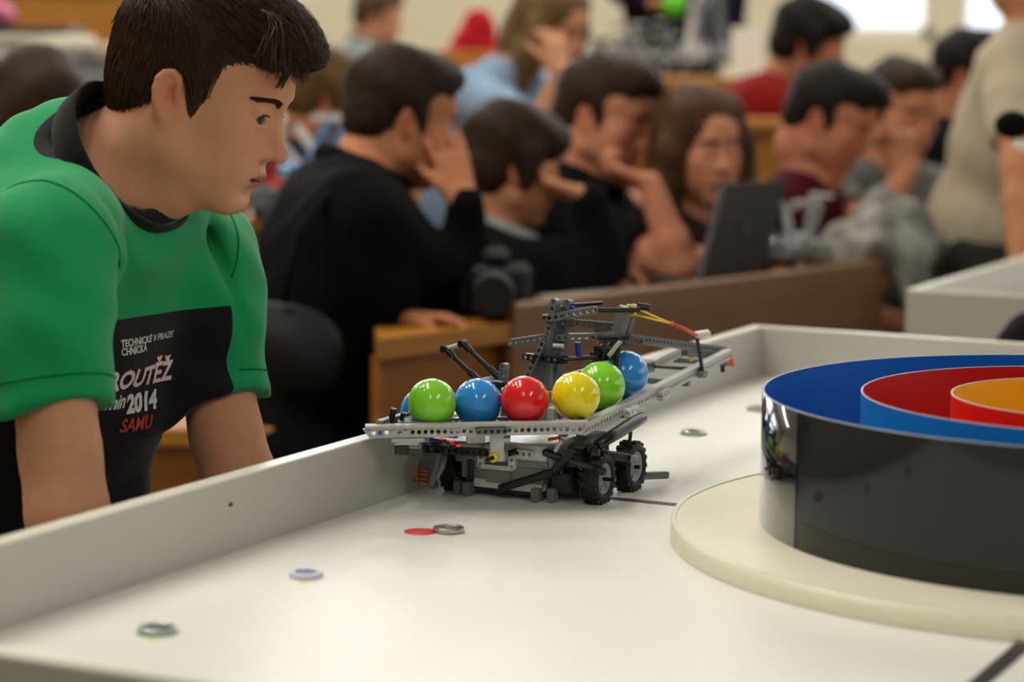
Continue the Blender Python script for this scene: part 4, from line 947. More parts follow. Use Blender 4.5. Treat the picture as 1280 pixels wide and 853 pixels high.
# ------------------------------------------------------------------ desks and benches
def desk(label, L0, R0, top_z, depth=.42, floor_z=0, panel=M_oakpanel, topm=M_oak, end_over=.05, back=None, front_h=None, end_panel=True, group='lecture hall desks', shear=0):
    """desk whose front edge runs from L0 to R0 (as seen); the sitters' side lies to the left of that line"""
    a = V((L0[0], L0[1], 0)); b = V((R0[0], R0[1], 0)); d = (b - a).normalized(); n = V((-d.y, d.x, 0)); L_ = (b - a).length; t = thing('lecture_desk', label, 'desk', (a.x, a.y, floor_z), math.atan2(d.y, d.x), group)
    h = top_z - floor_z
    (MB().prism([(0, 0), (L_, 0), (L_, depth), (shear, depth)], h - .035, h) if shear else MB().box((L_ / 2, depth / 2, h - .0175), (L_, depth, .035), bevel=.004)).build('desk_top', topm, t)
    MB().box((L_ / 2, .05, (h - .036) / 2 + .02), (L_ - 2 * end_over, .022, h - .036 - .04)).build('front_panel', panel, t)
    for x in ((end_over + .012 if not shear else shear + .03, L_ - end_over - .012) if L_ < 2.6 else (end_over + .012, L_ / 2, L_ - end_over - .012)): MB().box((x, depth / 2 + .02, (h - .036) / 2), (.024, depth - .1, h - .036)).build('side_panel', panel, t)
    return t
def bench(label, c, ang, L_, z=0, seat=.44, m=M_oak):
    t = thing('lecture_bench', label, 'bench', (c[0], c[1], z), ang, 'lecture hall benches')
    MB().box((0, 0, seat - .015), (L_, .34, .03), bevel=.004).build('seat', m, t)
    for x in (-L_ / 2 + .1, L_ / 2 - .1): MB().box((x, 0, (seat - .03) / 2), (.05, .28, seat - .03), bevel=.004).build('leg', M_darkmetal, t)
    return t
DZ = .79
dl = at_z(472, 425, DZ); dr = at_z(1112, 343, DZ); dd = (dr - dl); dd.z = 0; dd.normalize(); dn = V((-dd.y, dd.x, 0)); DA = math.atan2(dd.y, dd.x)
desk('long wooden lecture desk right behind the robot where the front row of people sits', dl, dr, DZ, .45, 0, M_oakpanel, M_oak, shear=.46)
bench('wooden bench seat of the front row behind the long desk', (dl + dd * 1.0 + dn * .75), DA, 1.7)
# brown front facing beyond the light end panel
q = dl + dd * .33
tb = [o for o in bpy.data.objects if o.name == 'lecture_desk'][0]
MB().box((.36 + (dr - dl).length / 2 - .2, .005, DZ - .165), ((dr - dl).length - .40, .026, .40), bevel=.004).build('modesty_board', M_oakdark, tb)
# second desk on the left, behind the boy and the man in black
l2 = at_z(60, 290, .86); r2 = at_z(440, 262, .86)
E2 = desk('wooden lecture desk on the left, seen between the green shirt and the man in black', l2, r2, .86, .42, 0, M_oakpanel, M_oak)
d2 = (r2 - l2).normalized()
low = at(245, 560, 4.3)
desk('low wooden desk front seen between the arms of the leaning young man', (low.x - .55, low.y + .02), (low.x + .20, low.y + .1), .60, .35, 0, M_oakpanel, M_oak)
# rows further up
desk('wooden desk of an upper row at centre right, cluttered with robot parts', at_z(735, 97, 1.19), at_z(948, 97, 1.19), 1.19, .45, .30, M_oakpanel, M_oak)
desk('long wooden desk of an upper row at the top left of the hall', (-3.2, 9.35), (-1.32, 9.4), 1.53, .45, .56 - .14, M_oak, M_oak)
desk('wooden desk behind the woman in pale blue', (-.75, 8.0), (.0, 8.0), 1.10, .4, .28, M_oak, M_oak)
desk('wooden desk of the row behind the seated men at right', at_z(930, 150, 1.08), at_z(1200, 152, 1.08), 1.08, .25, .14, M_oak, M_oak)
# ------------------------------------------------------------------ the audience
def hair_sculpt(style):
    h = Sculpt()
    if style == 'long':
        h.ell((-.014, 0, .052), (.112, .090, .094), .02)
        for y in (-1, 1): h.chain([(.03, y * .062, .085), (.030, y * .088, .01), (.015, y * .094, -.07), (.02, y * .085, -.17)], [.030, .030, .036, .022], .03)
        h.chain([(-.06, 0, .03), (-.075, 0, -.06), (-.085, 0, -.17)], [.075, .075, .05], .04)
        h.carve((.098, 0, -.02), (.060, .056, .095), .014); h.carve((.045, 0, -.13), (.075, .062, .06), .012)
    elif style == 'bowl':
        h.ell((-.014, 0, .050), (.114, .092, .096), .02); h.ell((-.05, 0, -.015), (.072, .082, .075), .03)
        h.ell((.065, 0, .075), (.052, .075, .040), .03)
        for y in (-1, 1): h.chain([(.02, y * .078, .04), (.016, y * .080, -.035)], [.024, .016], .02)
        h.carve((.108, 0, -.035), (.062, .12, .082), .012); h.carve((.045, 0, -.09), (.08, .13, .05), .014)
    else:
        h.ell((-.014, 0, .053), (.107, .085, .089), .02); h.ell((-.050, 0, .0), (.063, .071, .072), .03)
        h.ell((.045, 0, .098), (.060, .064, .036 if style == 'short' else .044), .03)
        if style == 'quiff': h.ell((.075, 0, .100), (.036, .052, .026), .02)
        h.carve((.107, 0, -.010), (.060, .12, .082), .014); h.carve((.045, 0, -.075), (.075, .13, .075), .014)
        for y in (-1, 1):
            h.carve((.076, y * .082, .022), (.045, .04, .048), .012); h.carve((-.012, y * .088, -.006), (.022, .030, .033), .008); h.cone((.018, y * .070, .02), (.020, y * .070, -.014), .009, .005, .012)
        h.carve((-.045, 0, -.105), (.08, .1, .050), .02)
    return h
def strandy(X, Y, Z): return .0022 * np.sin(X * 260 + 3 * np.sin(Z * 50)) * np.sin(Y * 300 + 2 * np.sin(Z * 37)) + .0025 * np.sin(Z * 55 + X * 47 + Y * 31)
def person(label, hpx, d, az, pitch=5, roll=0, s=.97, baz=None, seat=None, lean=.14, sw=.175, hair=('short', '#241a12'), top='#111214', sleeve='long', arms=(None, None), skin='#b98263', trou='#1b1c22', fz=0., big=1.0, detail=1, stand=None, smile=False, neck_fwd=.045, drop=.14, collar=None):
    """hpx: where the middle of the head is; az: facing, 0 = to the right, +90 = away; arms: ((elbow px, py, d), (wrist px, py, d), hand dir, palm normal, curl) for right and left"""
    HC = at(hpx[0], hpx[1], d); M = head_frame((0, 0, 0), az, pitch, roll, s); M = Matrix.Translation(HC) @ M
    baz = az if baz is None else baz; f = V((math.cos(R(baz)), math.sin(R(baz)), 0)); r = V((f.y, -f.x, 0)); u = V((0, 0, 1))
    NB = HC - u * drop * s - f * neck_fwd; SM = NB - u * .075 - f * .025
    seat_z = fz + .50 if stand is None else stand
    HP = SM - f * lean; HP.z = max(seat_z + .03, SM.z - .52); HP.z = seat_z + .02
    O = V((HP.x, HP.y, fz)); t = thing('person', label, 'person', O)
    SR, SL = SM + r * sw, SM - r * sw
    z = (SM - HP).normalized(); y = -r; x = y.cross(z).normalized(); TM = Matrix((x, y, z)).transposed(); L_ = (SM - HP).length
    def torso(q, g=0.):
        q.ell(SM - z * .10 + x * .012, ((.105 + g) * big, (sw - .005 + g) * big, .19 + g), .05, TM); q.ell(SM - z * L_ * .55 + x * .012, ((.112 + g) * big, (sw - .03 + g) * big, max(.15, L_ * .33) + g), .05, TM); q.ell(HP, ((.125 + g) * big, (.168 + g) * big, .13 + g), .05, TM)
        for S_, k in ((SR, 1), (SL, -1)): q.cone(S_ - r * k * .035 - u * .015, NB + r * k * .03 - u * .035 - f * .012, (.062 + g) * big, .05 + g, .05)
    b = head_sculpt(False).apply(M); b.cone(NB - u * .03, M @ V((-.030, 0, -.05)), .056, .053, .03); torso(b)
    sleeves = []; fine = [(HC - V((.14, .14, .16)), HC + V((.14, .14, .15)), .0048 if detail else .0075)]
    for k, S_, a in ((1, SR, arms[0]), (-1, SL, arms[1])):
        if a is None:
            E_ = S_ - u * .27 + f * .08 + r * k * .03; W_ = E_ + f * .20 - r * k * .08 - u * .02; hd, pn, cu = f, -u, (.5, .5, .5, .5)
        else:
            E_ = at(*a[0]) if not isinstance(a[0], V) else a[0]; W_ = at(*a[1]) if not isinstance(a[1], V) else a[1]; hd, pn, cu = a[2], a[3], a[4]
            hd = (CR * hd[0] + CU * hd[1] + _f * hd[2]); pn = (CR * pn[0] + CU * pn[1] + _f * pn[2])
        b.chain([S_, S_.lerp(E_, .5), E_], [.054, .047, .040], .03); b.chain([E_, E_.lerp(W_, .3), W_], [.040, .038, .027], .02)
        hand(b, W_, hd, pn, k, cu, .12, 1.3, .95); fine.append((W_ - V((.12, .12, .12)), W_ + V((.12, .12, .12)), .0055 if detail else .009)); sleeves.append((S_, E_, W_))
    KN = []
    for k in (1, -1):
        if stand is None: K_ = HP + f * .40 + r * k * .11; K_.z = fz + .50; A_ = K_ - f * .04; A_.z = fz + .09
        else: K_ = HP + r * k * .09 + f * .03; K_.z = fz + (stand - fz) * .54; A_ = HP + r * k * .10 - f * .02; A_.z = fz + .09
        H_ = HP + r * k * .09; KN.append((H_, K_, A_)); b.chain([H_, H_.lerp(K_, .5), K_], [.082, .072, .054], .04); b.chain([K_, K_.lerp(A_, .35), A_], [.052, .052, .036], .03); b.cone(A_ - f * .03 - u * .045, A_ + f * .13 - u * .055, .034, .028, .02)
    h0 = .013 if detail else .018
    P, Q = b.net(h0, fine, 1); mesh_object('body', P, Q, M_skin, t, O, tint=skin_tint(P, M, skin))
    if detail: add_eyes(t, M, O, (1, 0, -.1))
    hm = mat('hair_' + hair[1].lstrip('#'), hair[1], .6, .15, noise=.35, nscale=55, stretch=(1, 1, .3))
    if detail:
        mb = MB()
        for yy in (-1, 1): mb.tube([M @ V(p) for p in ((.0965, yy * .012, .0245), (.0985, yy * .024, .0285), (.0935, yy * .037, .0290), (.082, yy * .049, .0235))], [.003, .0034, .003, .0015], 6)
        mb.build('eyebrows', hm, t, O)
    hs_ = hair_sculpt(hair[0]); hp, hq = hs_.net(.0055 if detail else .008, (), 1, strandy)
    hp = (np.array(M)[:3, :3] @ hp.T).T + np.array(M)[:3, 3]; mesh_object('hair', hp, hq, hm, t, O)
    tm = mat('cloth_' + top.lstrip('#'), top, .9, .08, noise=.08, nscale=14, bump=.35, bscale=26); c = Sculpt()
    for S_, E_, W_ in sleeves:
        if sleeve == 'long': c.chain([S_, S_.lerp(E_, .5), E_], [.066, .060, .055], .03); c.chain([E_, E_.lerp(W_, .4), E_.lerp(W_, .95)], [.054, .048, .036], .02)
        else: c.chain([S_, S_.lerp(E_, .4), S_.lerp(E_, .8)], [.066, .064, .062], .03)
    if sleeve != 'long':
        for S_, E_, W_ in sleeves: dd_ = (E_ - S_).normalized(); c.carve(S_.lerp(E_, .70) + dd_ * .16, .16, .004)
    c2 = Sculpt(); torso(c2, .016); c.ops += c2.ops
    c.cut(NB + u * .012 + f * .02, NB + u * .2 + f * .06, .060, .07, .01)
    wr = lambda X, Y, Z: .004 * np.sin(X * 38 + 20 * Z + 2 * np.sin(Y * 30)) * np.sin(Z * 31 + Y * 24)
    P, Q = c.net(.011 if detail else .016, (), 1, wr); sh_ = mesh_object('jacket' if sleeve == 'long' else 'shirt', P, Q, tm, t, O)
    if collar:
        k_ = Sculpt(); n = 12
        for i in range(n): a0 = 2 * PI * i / n; a1 = 2 * PI * (i + 1) / n; k_.cone(NB - u * .0 + f * (.015 + .070 * math.cos(a0)) + r * .072 * math.sin(a0) - u * .03 * math.cos(a0), NB + f * (.015 + .070 * math.cos(a1)) + r * .072 * math.sin(a1) - u * .03 * math.cos(a1), collar[1], None, .02)
        P, Q = k_.net(.007, (), 1); mesh_object('hood' if collar[1] > .015 else 'collar', P, Q, mat('cloth_' + collar[0].lstrip('#'), collar[0], .85, .2, bump=.3, bscale=40), t, O)
    q = Sculpt(); q.ell(HP - u * (.03 if stand else 0), ((.120 if stand else .132) * big, (.160 if stand else .175) * big, .10 if stand else .12), .04, TM)
    for H_, K_, A_ in KN: q.chain([H_, H_.lerp(K_, .5), K_], [.094, .083, .066], .04); q.chain([K_, K_.lerp(A_, .4), A_ - u * .02], [.064, .060, .052], .03)
    P, Q = q.net(.018, (), 1); mesh_object('trousers', P, Q, mat('trousers_' + trou.lstrip('#'), trou, .85, .2), t, O)
    for H_, K_, A_ in KN:
        q = Sculpt(); q.cone(A_ - f * .04 - u * .05, A_ + f * .14 - u * .058, .042, .034, .03); q.cone(A_, A_ - u * .04, .044, .044, .03); P, Q = q.net(.014, (), 1); P[:, 2] = np.maximum(P[:, 2], fz + .002); mesh_object('shoe', P, Q, M_darkmetal, t, O)
    return t, dict(M=M, HC=HC, NB=NB, SM=SM, HP=HP, f=f, r=r, O=O, sleeves=sleeves)
FIST = (1.5, 1.55, 1.6, 1.6); SOFT = (.5, .55, .6, .7); FLAT = (.12, .1, .12, .18)
MAN, mi = person('man in a black jacket seen from behind, resting his temple on one hand', (500, 150), 4.55, 22, 14, 0, 1.0, baz=12, lean=.07, sw=.205, big=1.3, drop=.095, neck_fwd=.085, collar=('#0b0c0d', .02), hair=('short', '#2a1e15'), top='#0b0c0d', skin='#bd7f5c',
    arms=(((588, 372, 4.56), (580, 250, 4.50), (-.30, .95, .1), (-.45, -.1, .9), FLAT), ((455, 385, 4.7), (500, 398, 4.40), (1, .0, -.2), (0, -1, 0), SOFT)))
KID, ki = person('child in a black jacket with a grey hood, cheek propped on a bent wrist', (640, 208), 4.97, 14, 12, 0, .95, baz=5, lean=.12, sw=.165, hair=('bowl', '#2a1e13'), top='#111213', skin='#c18a68', collar=('#8d8f8c', .022),
    arms=(((752, 330, 5.0), (735, 246, 4.92), (-.9, .25, .1), (.3, .9, .2), (1.1, 1.2, 1.3, 1.4)), ((690, 335, 5.15), (725, 338, 5.05), (1, 0, 0), (0, -1, 0), SOFT)))
BOY4, b4 = person('teenage boy in black with short sides, chin held in his hand', (752, 150), 5.5, -24, 14, -6, 1.05, baz=-20, lean=.15, sw=.185, hair=('quiff', '#2c1f14'), top='#0d0d0f', sleeve='short', skin='#c48467', collar=('#0c0c0e', .017), drop=.12,
    arms=(((852, 338, 5.2), (812, 230, 5.2), (-.85, .30, .1), (.2, .9, .2), (1.0, 1.2, 1.3, 1.4)), ((820, 340, 5.4), (772, 340, 5.2), (-1, 0, -.1), (0, -1, 0), SOFT)))
person('girl with long wavy brown hair looking towards the right', (874, 186), 5.4, -62, 4, 4, 1.0, baz=-40, lean=.12, sw=.155, hair=('long', '#4a3322'), top='#2a1d18', skin='#c98d6d', arms=(((930, 330, 5.4), (905, 318, 5.25), (-1, .1, 0), (.1, -1, 0), SOFT), None))
person('laughing young man in a maroon T-shirt looking down behind the laptop', (1036, 152), 5.8, -24, 24, -4, 1.02, baz=-20, lean=.2, sw=.19, hair=('quiff', '#1f1712'), top='#4a1322', sleeve='short', skin='#bd7c60', arms=(((975, 335, 5.75), (1050, 318, 5.6), (1, 0, 0), (0, -1, 0), SOFT), None))
GREY, gi = person('young man in a grey T-shirt holding a fist to his mouth', (1124, 140), 6.15, -62, 12, 0, 1.0, baz=-58, lean=.14, sw=.195, hair=('short', '#35271b'), top='#6b6c68', sleeve='short', skin='#c08565', arms=(((1090, 285, 5.75), (1134, 215, 5.8), (-.1, .9, .1), (-.3, 0, 1), FIST), None))
person('person in a dark red sweater with a white collar in an upper row', (1012, 54), 7.62, -12, 15, 0, 1.06, baz=-8, lean=.2, sw=.21, big=1.25, neck_fwd=.11, drop=.115, hair=('bowl', '#17110d'), top='#7a1a16', skin='#b87c5e', fz=.28, detail=0, collar=('#d8d4c8', .011))
person('dark-haired person in a black jacket behind the beige shirt', (1212, 96), 7.2, -20, 8, 0, 1.03, baz=-15, lean=.1, sw=.19, hair=('quiff', '#1b1410'), top='#101114', skin='#b87c5e', fz=.14, detail=0)
person('woman with long fair hair in a pale blue T-shirt, hand over her mouth', (688, 36), 6.9, -40, 18, 0, 1.0, baz=-28, lean=.2, sw=.18, neck_fwd=.13, drop=.11, hair=('long', '#6b5230'), top='#8fa9c4', sleeve='short', skin='#cf9672', fz=.14, detail=1,
    arms=(((672, 168, 6.6), (702, 92, 6.55), (-.2, .95, .15), (-.5, 0, .9), SOFT), None))
person('boy in a grey hoodie sitting high up in the rows at the back', (472, 24), 10.2, 0, 10, 0, .95, baz=5, lean=.12, sw=.18, drop=.11, hair=('short', '#4a3626'), top='#7d8380', skin='#c48a68', fz=.56, detail=0, collar=('#4c504e', .018))
person('person with brown hair turned away behind the green shirt at the left edge', (44, 150), 5.0, 105, 0, 0, 1.1, lean=.05, sw=.18, hair=('bowl', '#33251a'), top='#3a3d45', skin='#c08060', detail=0)
person('person with light brown hair half hidden behind the young man\'s face', (404, 118), 7.0, 20, 8, 0, 1.0, lean=.1, sw=.18, hair=('bowl', '#5a4426'), top='#20242c', skin='#c08060', fz=.14, detail=0)
person('standing person in dark purple reaching out over the robot parts with something green', (842, -120), 9.0, -110, 10, 0, 1.05, baz=-105, lean=.02, sw=.2, hair=('short', '#1b1410'), top='#1c1220', skin='#c48a68', fz=.42, stand=1.33, detail=0,
    arms=(((778, -14, 8.8), (806, 4, 8.72), (1, .0, 0), (0, -1, 0), SOFT), None))
tag(MB().ball((0, 0, 0), .045, 20, 12).build('ball', mat('ball_lime', '#5fd02a', .4)), 'lime green ball held by the person in dark purple', 'ball').location = at(843, 6, 8.7)
# the standing person at the right edge, bending over the second arena
BG, bi = person('standing person in a loose beige shirt bending over at the right edge', (1318, -40), 5.65, -20, 30, 0, 1.1, baz=-18, lean=.07, sw=.2, big=1.03, hair=('short', '#2b2019'), top='#b9ad94', sleeve='short', skin='#b97f5c', trou='#3c3a36', stand=.86, detail=0,
    arms=(((1274, 215, 5.3), (1278, 350, 5.15), (.2, -1, 0), (0, -.2, 1), SOFT), None))

# a seat under everyone who sits outside the front row
for nm, who in (('person.007', 'person in the dark red sweater'), ('person.008', 'person in the black jacket at right'), ('person.009', 'woman in pale blue'), ('person.010', 'boy in the grey hoodie'), ('person.011', 'person at the left edge'), ('person.012', 'person with light brown hair')):
    o = bpy.data.objects[nm]; bench('short wooden bench under the ' + who, (o.location.x, o.location.y), 0, .5, o.location.z, .40)
# ------------------------------------------------------------------ things on the desks
M_paper = mat('paper', '#e9e4d4', .8, .2); M_lap = mat('laptop_lid', '#17181a', .45, .4, noise=.05, nscale=20); M_lens = mat('lens_glass', '#0a0c14', .05, .8); M_plast = mat('black_plastic', '#131315', .4, .4)
M_silver = mat('silver_plastic', '#b8bcc0', .25, .6, metal=.6); M_cy = mat('cloth_red', '#b01820', .8, .2, bump=.3, bscale=30)
def quad_box(mb, o, ex, ey, th):              # slab spanned by ex, ey from corner o
    o = V(o); ex = V(ex); ey = V(ey); n = ex.cross(ey).normalized() * th; c = [o, o + ex, o + ex + ey, o + ey]
    vs = c + [p + n for p in c]; return mb.add(vs, [(3, 2, 1, 0), (4, 5, 6, 7), (0, 1, 5, 4), (1, 2, 6, 5), (2, 3, 7, 6), (3, 0, 4, 7)])
# laptop
h0 = at_z(868, 353, DZ + .022); h1 = at_z(958, 331, DZ + .022); hv = h1 - h0; hv.z = 0
lw = hv.normalized() * .33; c0 = h0; dpt = (h0 - CAM).dot(_f); topv = at(900, 231, dpt + .06) - h0
lt = thing('laptop', 'open black laptop on the long front desk, its lid back towards us', 'laptop', (h0.x, h0.y, DZ)); LO = V(lt.location)
hv2 = at(978, 222, dpt + .30) - (h0 + topv); lw = hv2.normalized() * .345 if hv2.length > .345 else hv2
lw.z = 0
MBl = MB(); quad_box(MBl, h0, lw, topv, .012); lid = MBl.build('lid', M_lap, lt, LO)
nn = lw.cross(topv).normalized()
if nn.y > 0: nn = -nn
cn_ = h0 + lw * .5 + topv * .5; mb = MB().cyl(cn_ + nn * .0130, cn_ + nn * .0150, .016, n=20); mb.build('round_badge', mat('badge_grey', '#4a4c50', .3, metal=.5), lt, LO)
bx = V((-lw.y, lw.x, 0)).normalized() * .23; MBb = MB(); quad_box(MBb, V((h0.x, h0.y, DZ + .002)), lw, bx, .02 if lw.cross(bx).z > 0 else -.02); MBb.build('keyboard_base', M_plast, lt, LO)
# papers and a notebook
def slab(name, label, cat, p, ang, sx, sy, sz, m, z=None, group=None, tilt=0):
    o = MB().box((0, 0, sz / 2), (sx, sy, sz)).build(name, m); o.location = (p.x, p.y, p.z if z is None else z); o.rotation_euler = (tilt, 0, ang); return tag(o, label, cat, group)
slab('paper_sheet', 'white sheets of paper at the near end of the front desk', 'paper', at_z(722, 366, DZ), DA + .2, .30, .21, .006, M_paper, DZ + .001)
slab('notebook', 'pale open notebook beside the white sheets on the front desk', 'notebook', at_z(768, 354, DZ), DA - .1, .15, .21, .016, mat('notebook_cover', '#c9bfa4', .7), DZ + .001)
# photo camera in front of the man in black
cp = at_z(618, 396, DZ); cm = thing('photo_camera', 'black photo camera with a lens lying before the man in black', 'camera', (cp.x, cp.y, DZ + .001), DA - .9)
MB().box((0, 0, .05), (.14, .065, .10), bevel=.014).build('camera_body', M_plast, cm); MB().box((0, 0, .112), (.055, .06, .032), bevel=.012).build('viewfinder_hump', M_plast, cm); MB().box((-.055, -.02, .05), (.034, .05, .085), bevel=.014).build('grip', M_plast, cm)
ln = MB().cyl((0, -.03, .05), (0, -.085, .05), .038, .036, n=28); ln.cyl((0, -.085, .05), (0, -.125, .05), .035, .037, n=28); ln = ln.build('lens', M_plast, cm)
MB().cyl((0, -.1251, .05), (0, -.1262, .05), .030, n=28).build('front_glass', M_lens, ln); MB().lathe([(.0362, .0), (.0385, .002), (.0385, .010), (.0362, .012)], 28, (0, -.062, .05), Matrix.Rotation(PI / 2, 3, 'X')).build('zoom_ring', mat('ring_grey', '#55585c', .4), ln)
# shoulder bag at the man's side
def soft(name, label, cat, prims, m, h=.012, origin=None, wr=.004, group=None):
    s = Sculpt()
    for p in prims: (s.cone(*p[1:]) if p[0] == 'c' else s.ell(*p[1:]))
    P, Q = s.net(h, (), 1, lambda X, Y, Z: wr * np.sin(X * 46 + 17 * Z) * np.sin(Z * 41 + Y * 27) + wr * .6 * np.sin(Y * 71 + X * 33)); o_ = origin if origin is not None else P.mean(0)
    o = mesh_object(name, P, Q, m, None, o_); o.location = o_; return tag(o, label, cat, group)
bp = at(350, 430, 4.22); bz_ = bp.copy()
bag = soft('shoulder_bag', 'dark grey soft bag hanging at the side of the man in black', 'bag', [('e', bp, (.10, .05, .075), .02), ('c', bp + V((-.055, 0, .02)), bp + V((.055, 0, -.03)), .05, .055, .03)], mat('bag_grey', '#1d1e1f', .6, .2, bump=.2, bscale=20))
sp_ = mi['SM'] + mi['r'] * .10 + V((0, 0, .085)); st_ = MB().tube([bp + V((.01, -.03, .075)), bp.lerp(sp_, .5) + V((-.02, -.14, .05)), sp_ + V((0, -.06, .0)), sp_ + V((.0, .06, .02))], .009, 6); st_.build('strap', mat('strap_black', '#0c0c0d', .85, .1), bag, V(bag.location))
# heap of clothes at the far end of the front desk
jp = at_z(1098, 345, DZ)
M_camo = mat('cloth_grey_white', '#8a8a82', .9, .1, noise=.9, nscale=16, bump=.5, bscale=18)
jl = [('e', V((jp.x + .03 + dx * .62, jp.y + .02 + dy * .62, DZ + .06 + dz)), (rx * .62, ry * .62, rz * .8), .02) for dx, dy, dz, rx, ry, rz in ((-.08, .1, .0, .16, .14, .075), (.03, .14, .03, .15, .12, .09), (.10, .22, .0, .13, .12, .075), (-.16, .06, -.02, .10, .10, .05), (.0, .2, .06, .09, .10, .08))]
jl += [('c', V((jp.x + .07, jp.y + .05, DZ + .05)), V((jp.x + .125, jp.y + .02, DZ - .12)), .045, .035, .03)]
soft('jacket', 'crumpled grey and white jacket heaped on the right end of the front desk', 'jacket', jl, M_camo, .009, None, .009)
# brick models: small frames on wheels with arms
def brick_model(label, loc, rz, sc=1.0, seed=0, cols=None, group=None, tall=1.0):
    rg = random.Random(seed); t = thing('brick_model', label, 'robot', loc, rz, group); cs = cols or [M_mg, M_dg, M_lg]
    k = .001 * sc
    MB().box((0, 0, 58), (120, 80, 50), bevel=6).build('control_brick', cs[0], t, scale=k)
    for x in (-48, 48):
        for y in (-52, 52):
            w_ = MB().lathe([(18, -11), (26, -9), (28, 0), (26, 9), (18, 11), (18, -11)], 20, (x, y, 28), Matrix.Rotation(PI / 2, 3, 'X')).build('wheel', M_tyre, t, scale=k); MB().cyl((x, y - 8, 28), (x, y + 8, 28), 17, n=16).build('rim', M_mg, w_, scale=k)
    for i in range(5):
        a = V((rg.uniform(-50, 50), rg.uniform(-34, 34), 80)); b = a + V((rg.uniform(-50, 50), rg.uniform(-30, 30), rg.uniform(60, 130) * tall)); MB().bar(a, b, 10, 12, up=(1, 0, .1)).build('arm', rg.choice(cs), t, scale=k)
        c = b + V((rg.choice((-1, 1)) * rg.uniform(50, 90), rg.uniform(-30, 30), rg.uniform(-10, 10))); MB().bar(b, c, 10, 10).build('cross_beam', rg.choice(cs), t, scale=k)
    MB().cyl((0, -40, 88), (0, 40, 88), 12, n=14).build('axle_drum', rg.choice(cs), t, scale=k); return t
p = at_z(998, 344, DZ); brick_model('small silver brick robot beside the laptop on the front desk', (p.x, p.y + .06, DZ + .001), .7, .9, 3, [M_silver, M_lg, M_wh], None, .9)
p = at_z(392, 270, .86); brick_model('blue and red brick robot on the left desk behind the young man\'s face', (p.x, p.y + .12, .861), .3, 1.5, 8, [mat('brick_sky', '#5f93c4', .35), M_wh, M_rb, M_dg], None, .7)
p = at_z(330, 285, .86); brick_model('dark brick robot on the left desk beside the blue and red one', (p.x, p.y + .12, .861), 1.1, 1.1, 11, [M_dg, M_teal, M_rb], None, .8)
ul = ['leftmost brick robot of the upper desk, under the outstretched purple arm', 'second brick robot on the upper desk, grey with low arms', 'brick robot in the middle of the upper desk', 'tall pale brick robot on the upper desk', 'rightmost tall brick robot on the upper desk, beside the dark red sweater']
for i, (px, tl, cs) in enumerate(((755, .6, [M_dg, M_mg]), (792, .7, [M_mg, M_dg, M_lg]), (830, .9, [M_mg, M_lg, M_bk]), (872, 1.9, [M_lg, M_wh, M_dg]), (912, 2.2, [M_mg, M_dg, M_teal]))):
    p = at_z(px, 95, 1.19); brick_model(ul[i], (p.x, p.y + .18, 1.191), .4 * i, 1.0 if i < 3 else 1.15, 20 + i, cs, 'brick robots on the upper desk', tl)
# top left: dark table with a pink bundle, papers, grey case
tp = at(20, 34, 8.4); tb_ = thing('side_table', 'dark narrow table at the top left of the hall', 'table', (tp.x - .1, tp.y, .42), .05)
MB().box((0, 0, tp.z - .42 - .025), (.62, .42, .05), bevel=.006).build('table_top', M_darkmetal, tb_)
for x in (-.27, .27):
    for y in (-.17, .17): MB().box((x, y, (tp.z - .47) / 2), (.06, .05, tp.z - .47)).build('leg', M_darkmetal, tb_)
q = V((tp.x - .13, tp.y, tp.z + .06)); soft('bundle', 'pink and red bundle lying on the dark table at top left', 'bundle', [('e', q, (.10, .08, .06), .03), ('e', q + V((.07, .0, -.02)), (.06, .06, .04), .03)], mat('cloth_pink', '#c06a86', .8, .2, noise=.6, nscale=12), .012)
bxp = at(112, 104, 6.9); cs_ = thing('storage_case', 'grey storage case behind the young man, holding a pile of white papers', 'case', (bxp.x - .11, bxp.y + .1, .14), .1)
MB().box((0, 0, 1.085 / 2), (.52, .36, 1.085), bevel=.01).build('case_body', mat('case_grey', '#8b8d92', .5), cs_); MB().box((0, 0, 1.095), (.54, .38, .02), bevel=.006).build('lid', mat('case_lid', '#6f7176', .5), cs_)
for i, (dx, dz, a, lb) in enumerate(((-.05, 0, .1, 'white papers at the bottom of the pile on the grey case'), (.03, .02, -.2, 'white papers in the middle of the pile on the grey case'), (-.07, .04, .35, 'topmost white papers of the pile on the grey case'))): slab('paper_stack', lb, 'papers', V((cs_.location.x + dx, cs_.location.y - .02, 1.2465 + dz * 1.05)), a, .32, .26, .02, M_paper, None, 'papers on the grey case')
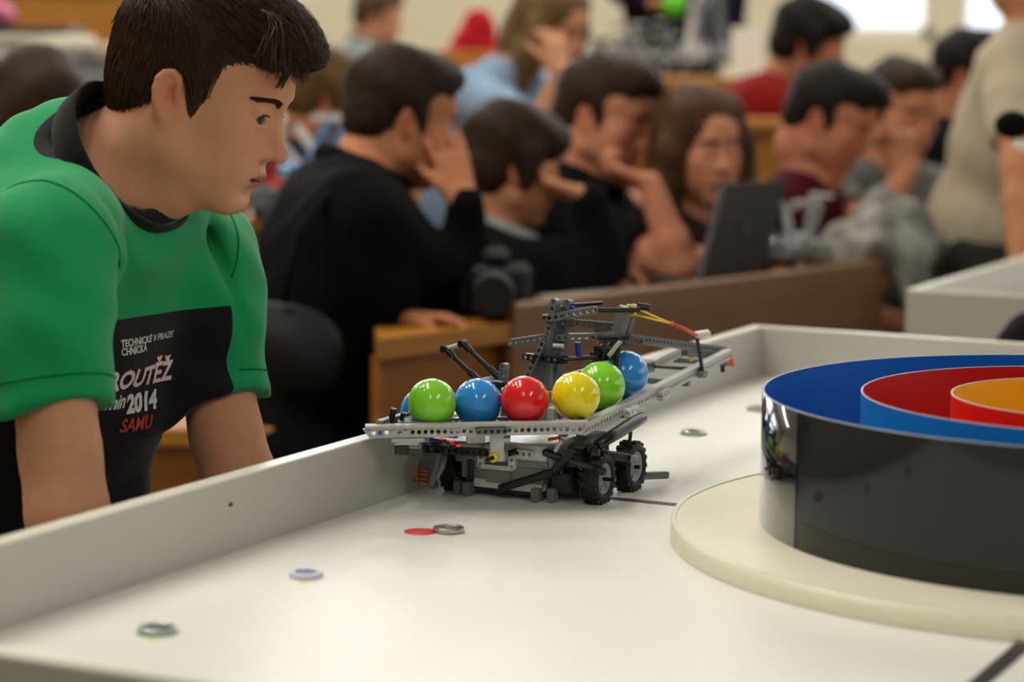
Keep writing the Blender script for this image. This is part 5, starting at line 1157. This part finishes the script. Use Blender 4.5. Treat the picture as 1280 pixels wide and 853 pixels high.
# red jacket on a chair back, centre top
rp_ = at(588, 62, 8.4); ch = thing('chair', 'wooden chair with a red jacket over its back in an upper row', 'chair', (rp_.x, rp_.y + .12, .28), .2)
for x in (-.18, .18):
    for y in (-.18, .18): MB().box((x, y, .22), (.035, .035, .44)).build('leg', M_oakpanel, ch)
MB().box((0, 0, .455), (.42, .42, .03), bevel=.008).build('seat', M_oak, ch); MB().box((0, -.2, .82), (.42, .025, .34), bevel=.008).build('backrest', M_oak, ch)
for x in (-.18, .18): MB().box((x, -.2, .62), (.035, .03, .36)).build('back_post', M_oakpanel, ch)
soft('jacket', 'bright red jacket hung over a chair in an upper row', 'jacket', [('c', rp_ + V((-.05, 0, -.10)), rp_ + V((.03, 0, .08)), .085, .06, .04), ('e', rp_ + V((-.07, 0, -.16)), (.10, .07, .12), .04), ('c', rp_ + V((.03, -.02, .08)), rp_ + V((.07, -.02, -.06)), .045, .04, .03)], M_cy, .012, None, .006)
# right edge: microphone with a foam top, bag on a stool
mp = at(1266, 156, 4.42); mc = thing('microphone', 'black foam-topped microphone in front of the beige sleeve', 'microphone', mp)
MB().ball((0, 0, 0), (.034, .026, .026), 24, 16).build('foam_cap', mat('foam_black', '#0b0b0c', .95, .1, bump=.3, bscale=300), mc); MB().cyl((.02, 0, -.004), (.17, .02, -.05), .016, .013, n=16).build('handle', M_plast, mc); MB().cyl((.0, -.01, -.034), (.035, -.01, -.040), .010, n=12).build('white_band', M_paper, mc)
sp2 = at(1292, 398, 3.92); stl = thing('stool', 'round stool under the black bag at the right edge', 'stool', (sp2.x, sp2.y, 0))
MB().cyl((0, 0, .60), (0, 0, .64), .17, n=28).build('seat', M_oak, stl)
for k in range(4): a = PI / 4 + k * PI / 2; MB().cyl((.11 * math.cos(a), .11 * math.sin(a), .6), (.17 * math.cos(a), .17 * math.sin(a), 0), .016, n=10).build('leg', M_darkmetal, stl)
c = V((sp2.x, sp2.y, .76)); soft('backpack', 'black rounded bag at the right edge in front of the second arena', 'bag', [('e', c, (.075, .075, .118), .02), ('e', c + V((.05, .0, -.03)), (.08, .08, .085), .03)], mat('bag_black', '#08080a', .8, .1), .010, None, .003)

# white card propped on the upper desk
wp = at_z(938, 97, 1.19); wc = slab('white_card', 'white card propped up at the right end of the upper desk', 'card', V((wp.x, wp.y + .10, 1.19)), .1, .11, .012, .17, M_paper, 1.191, None, -.12)
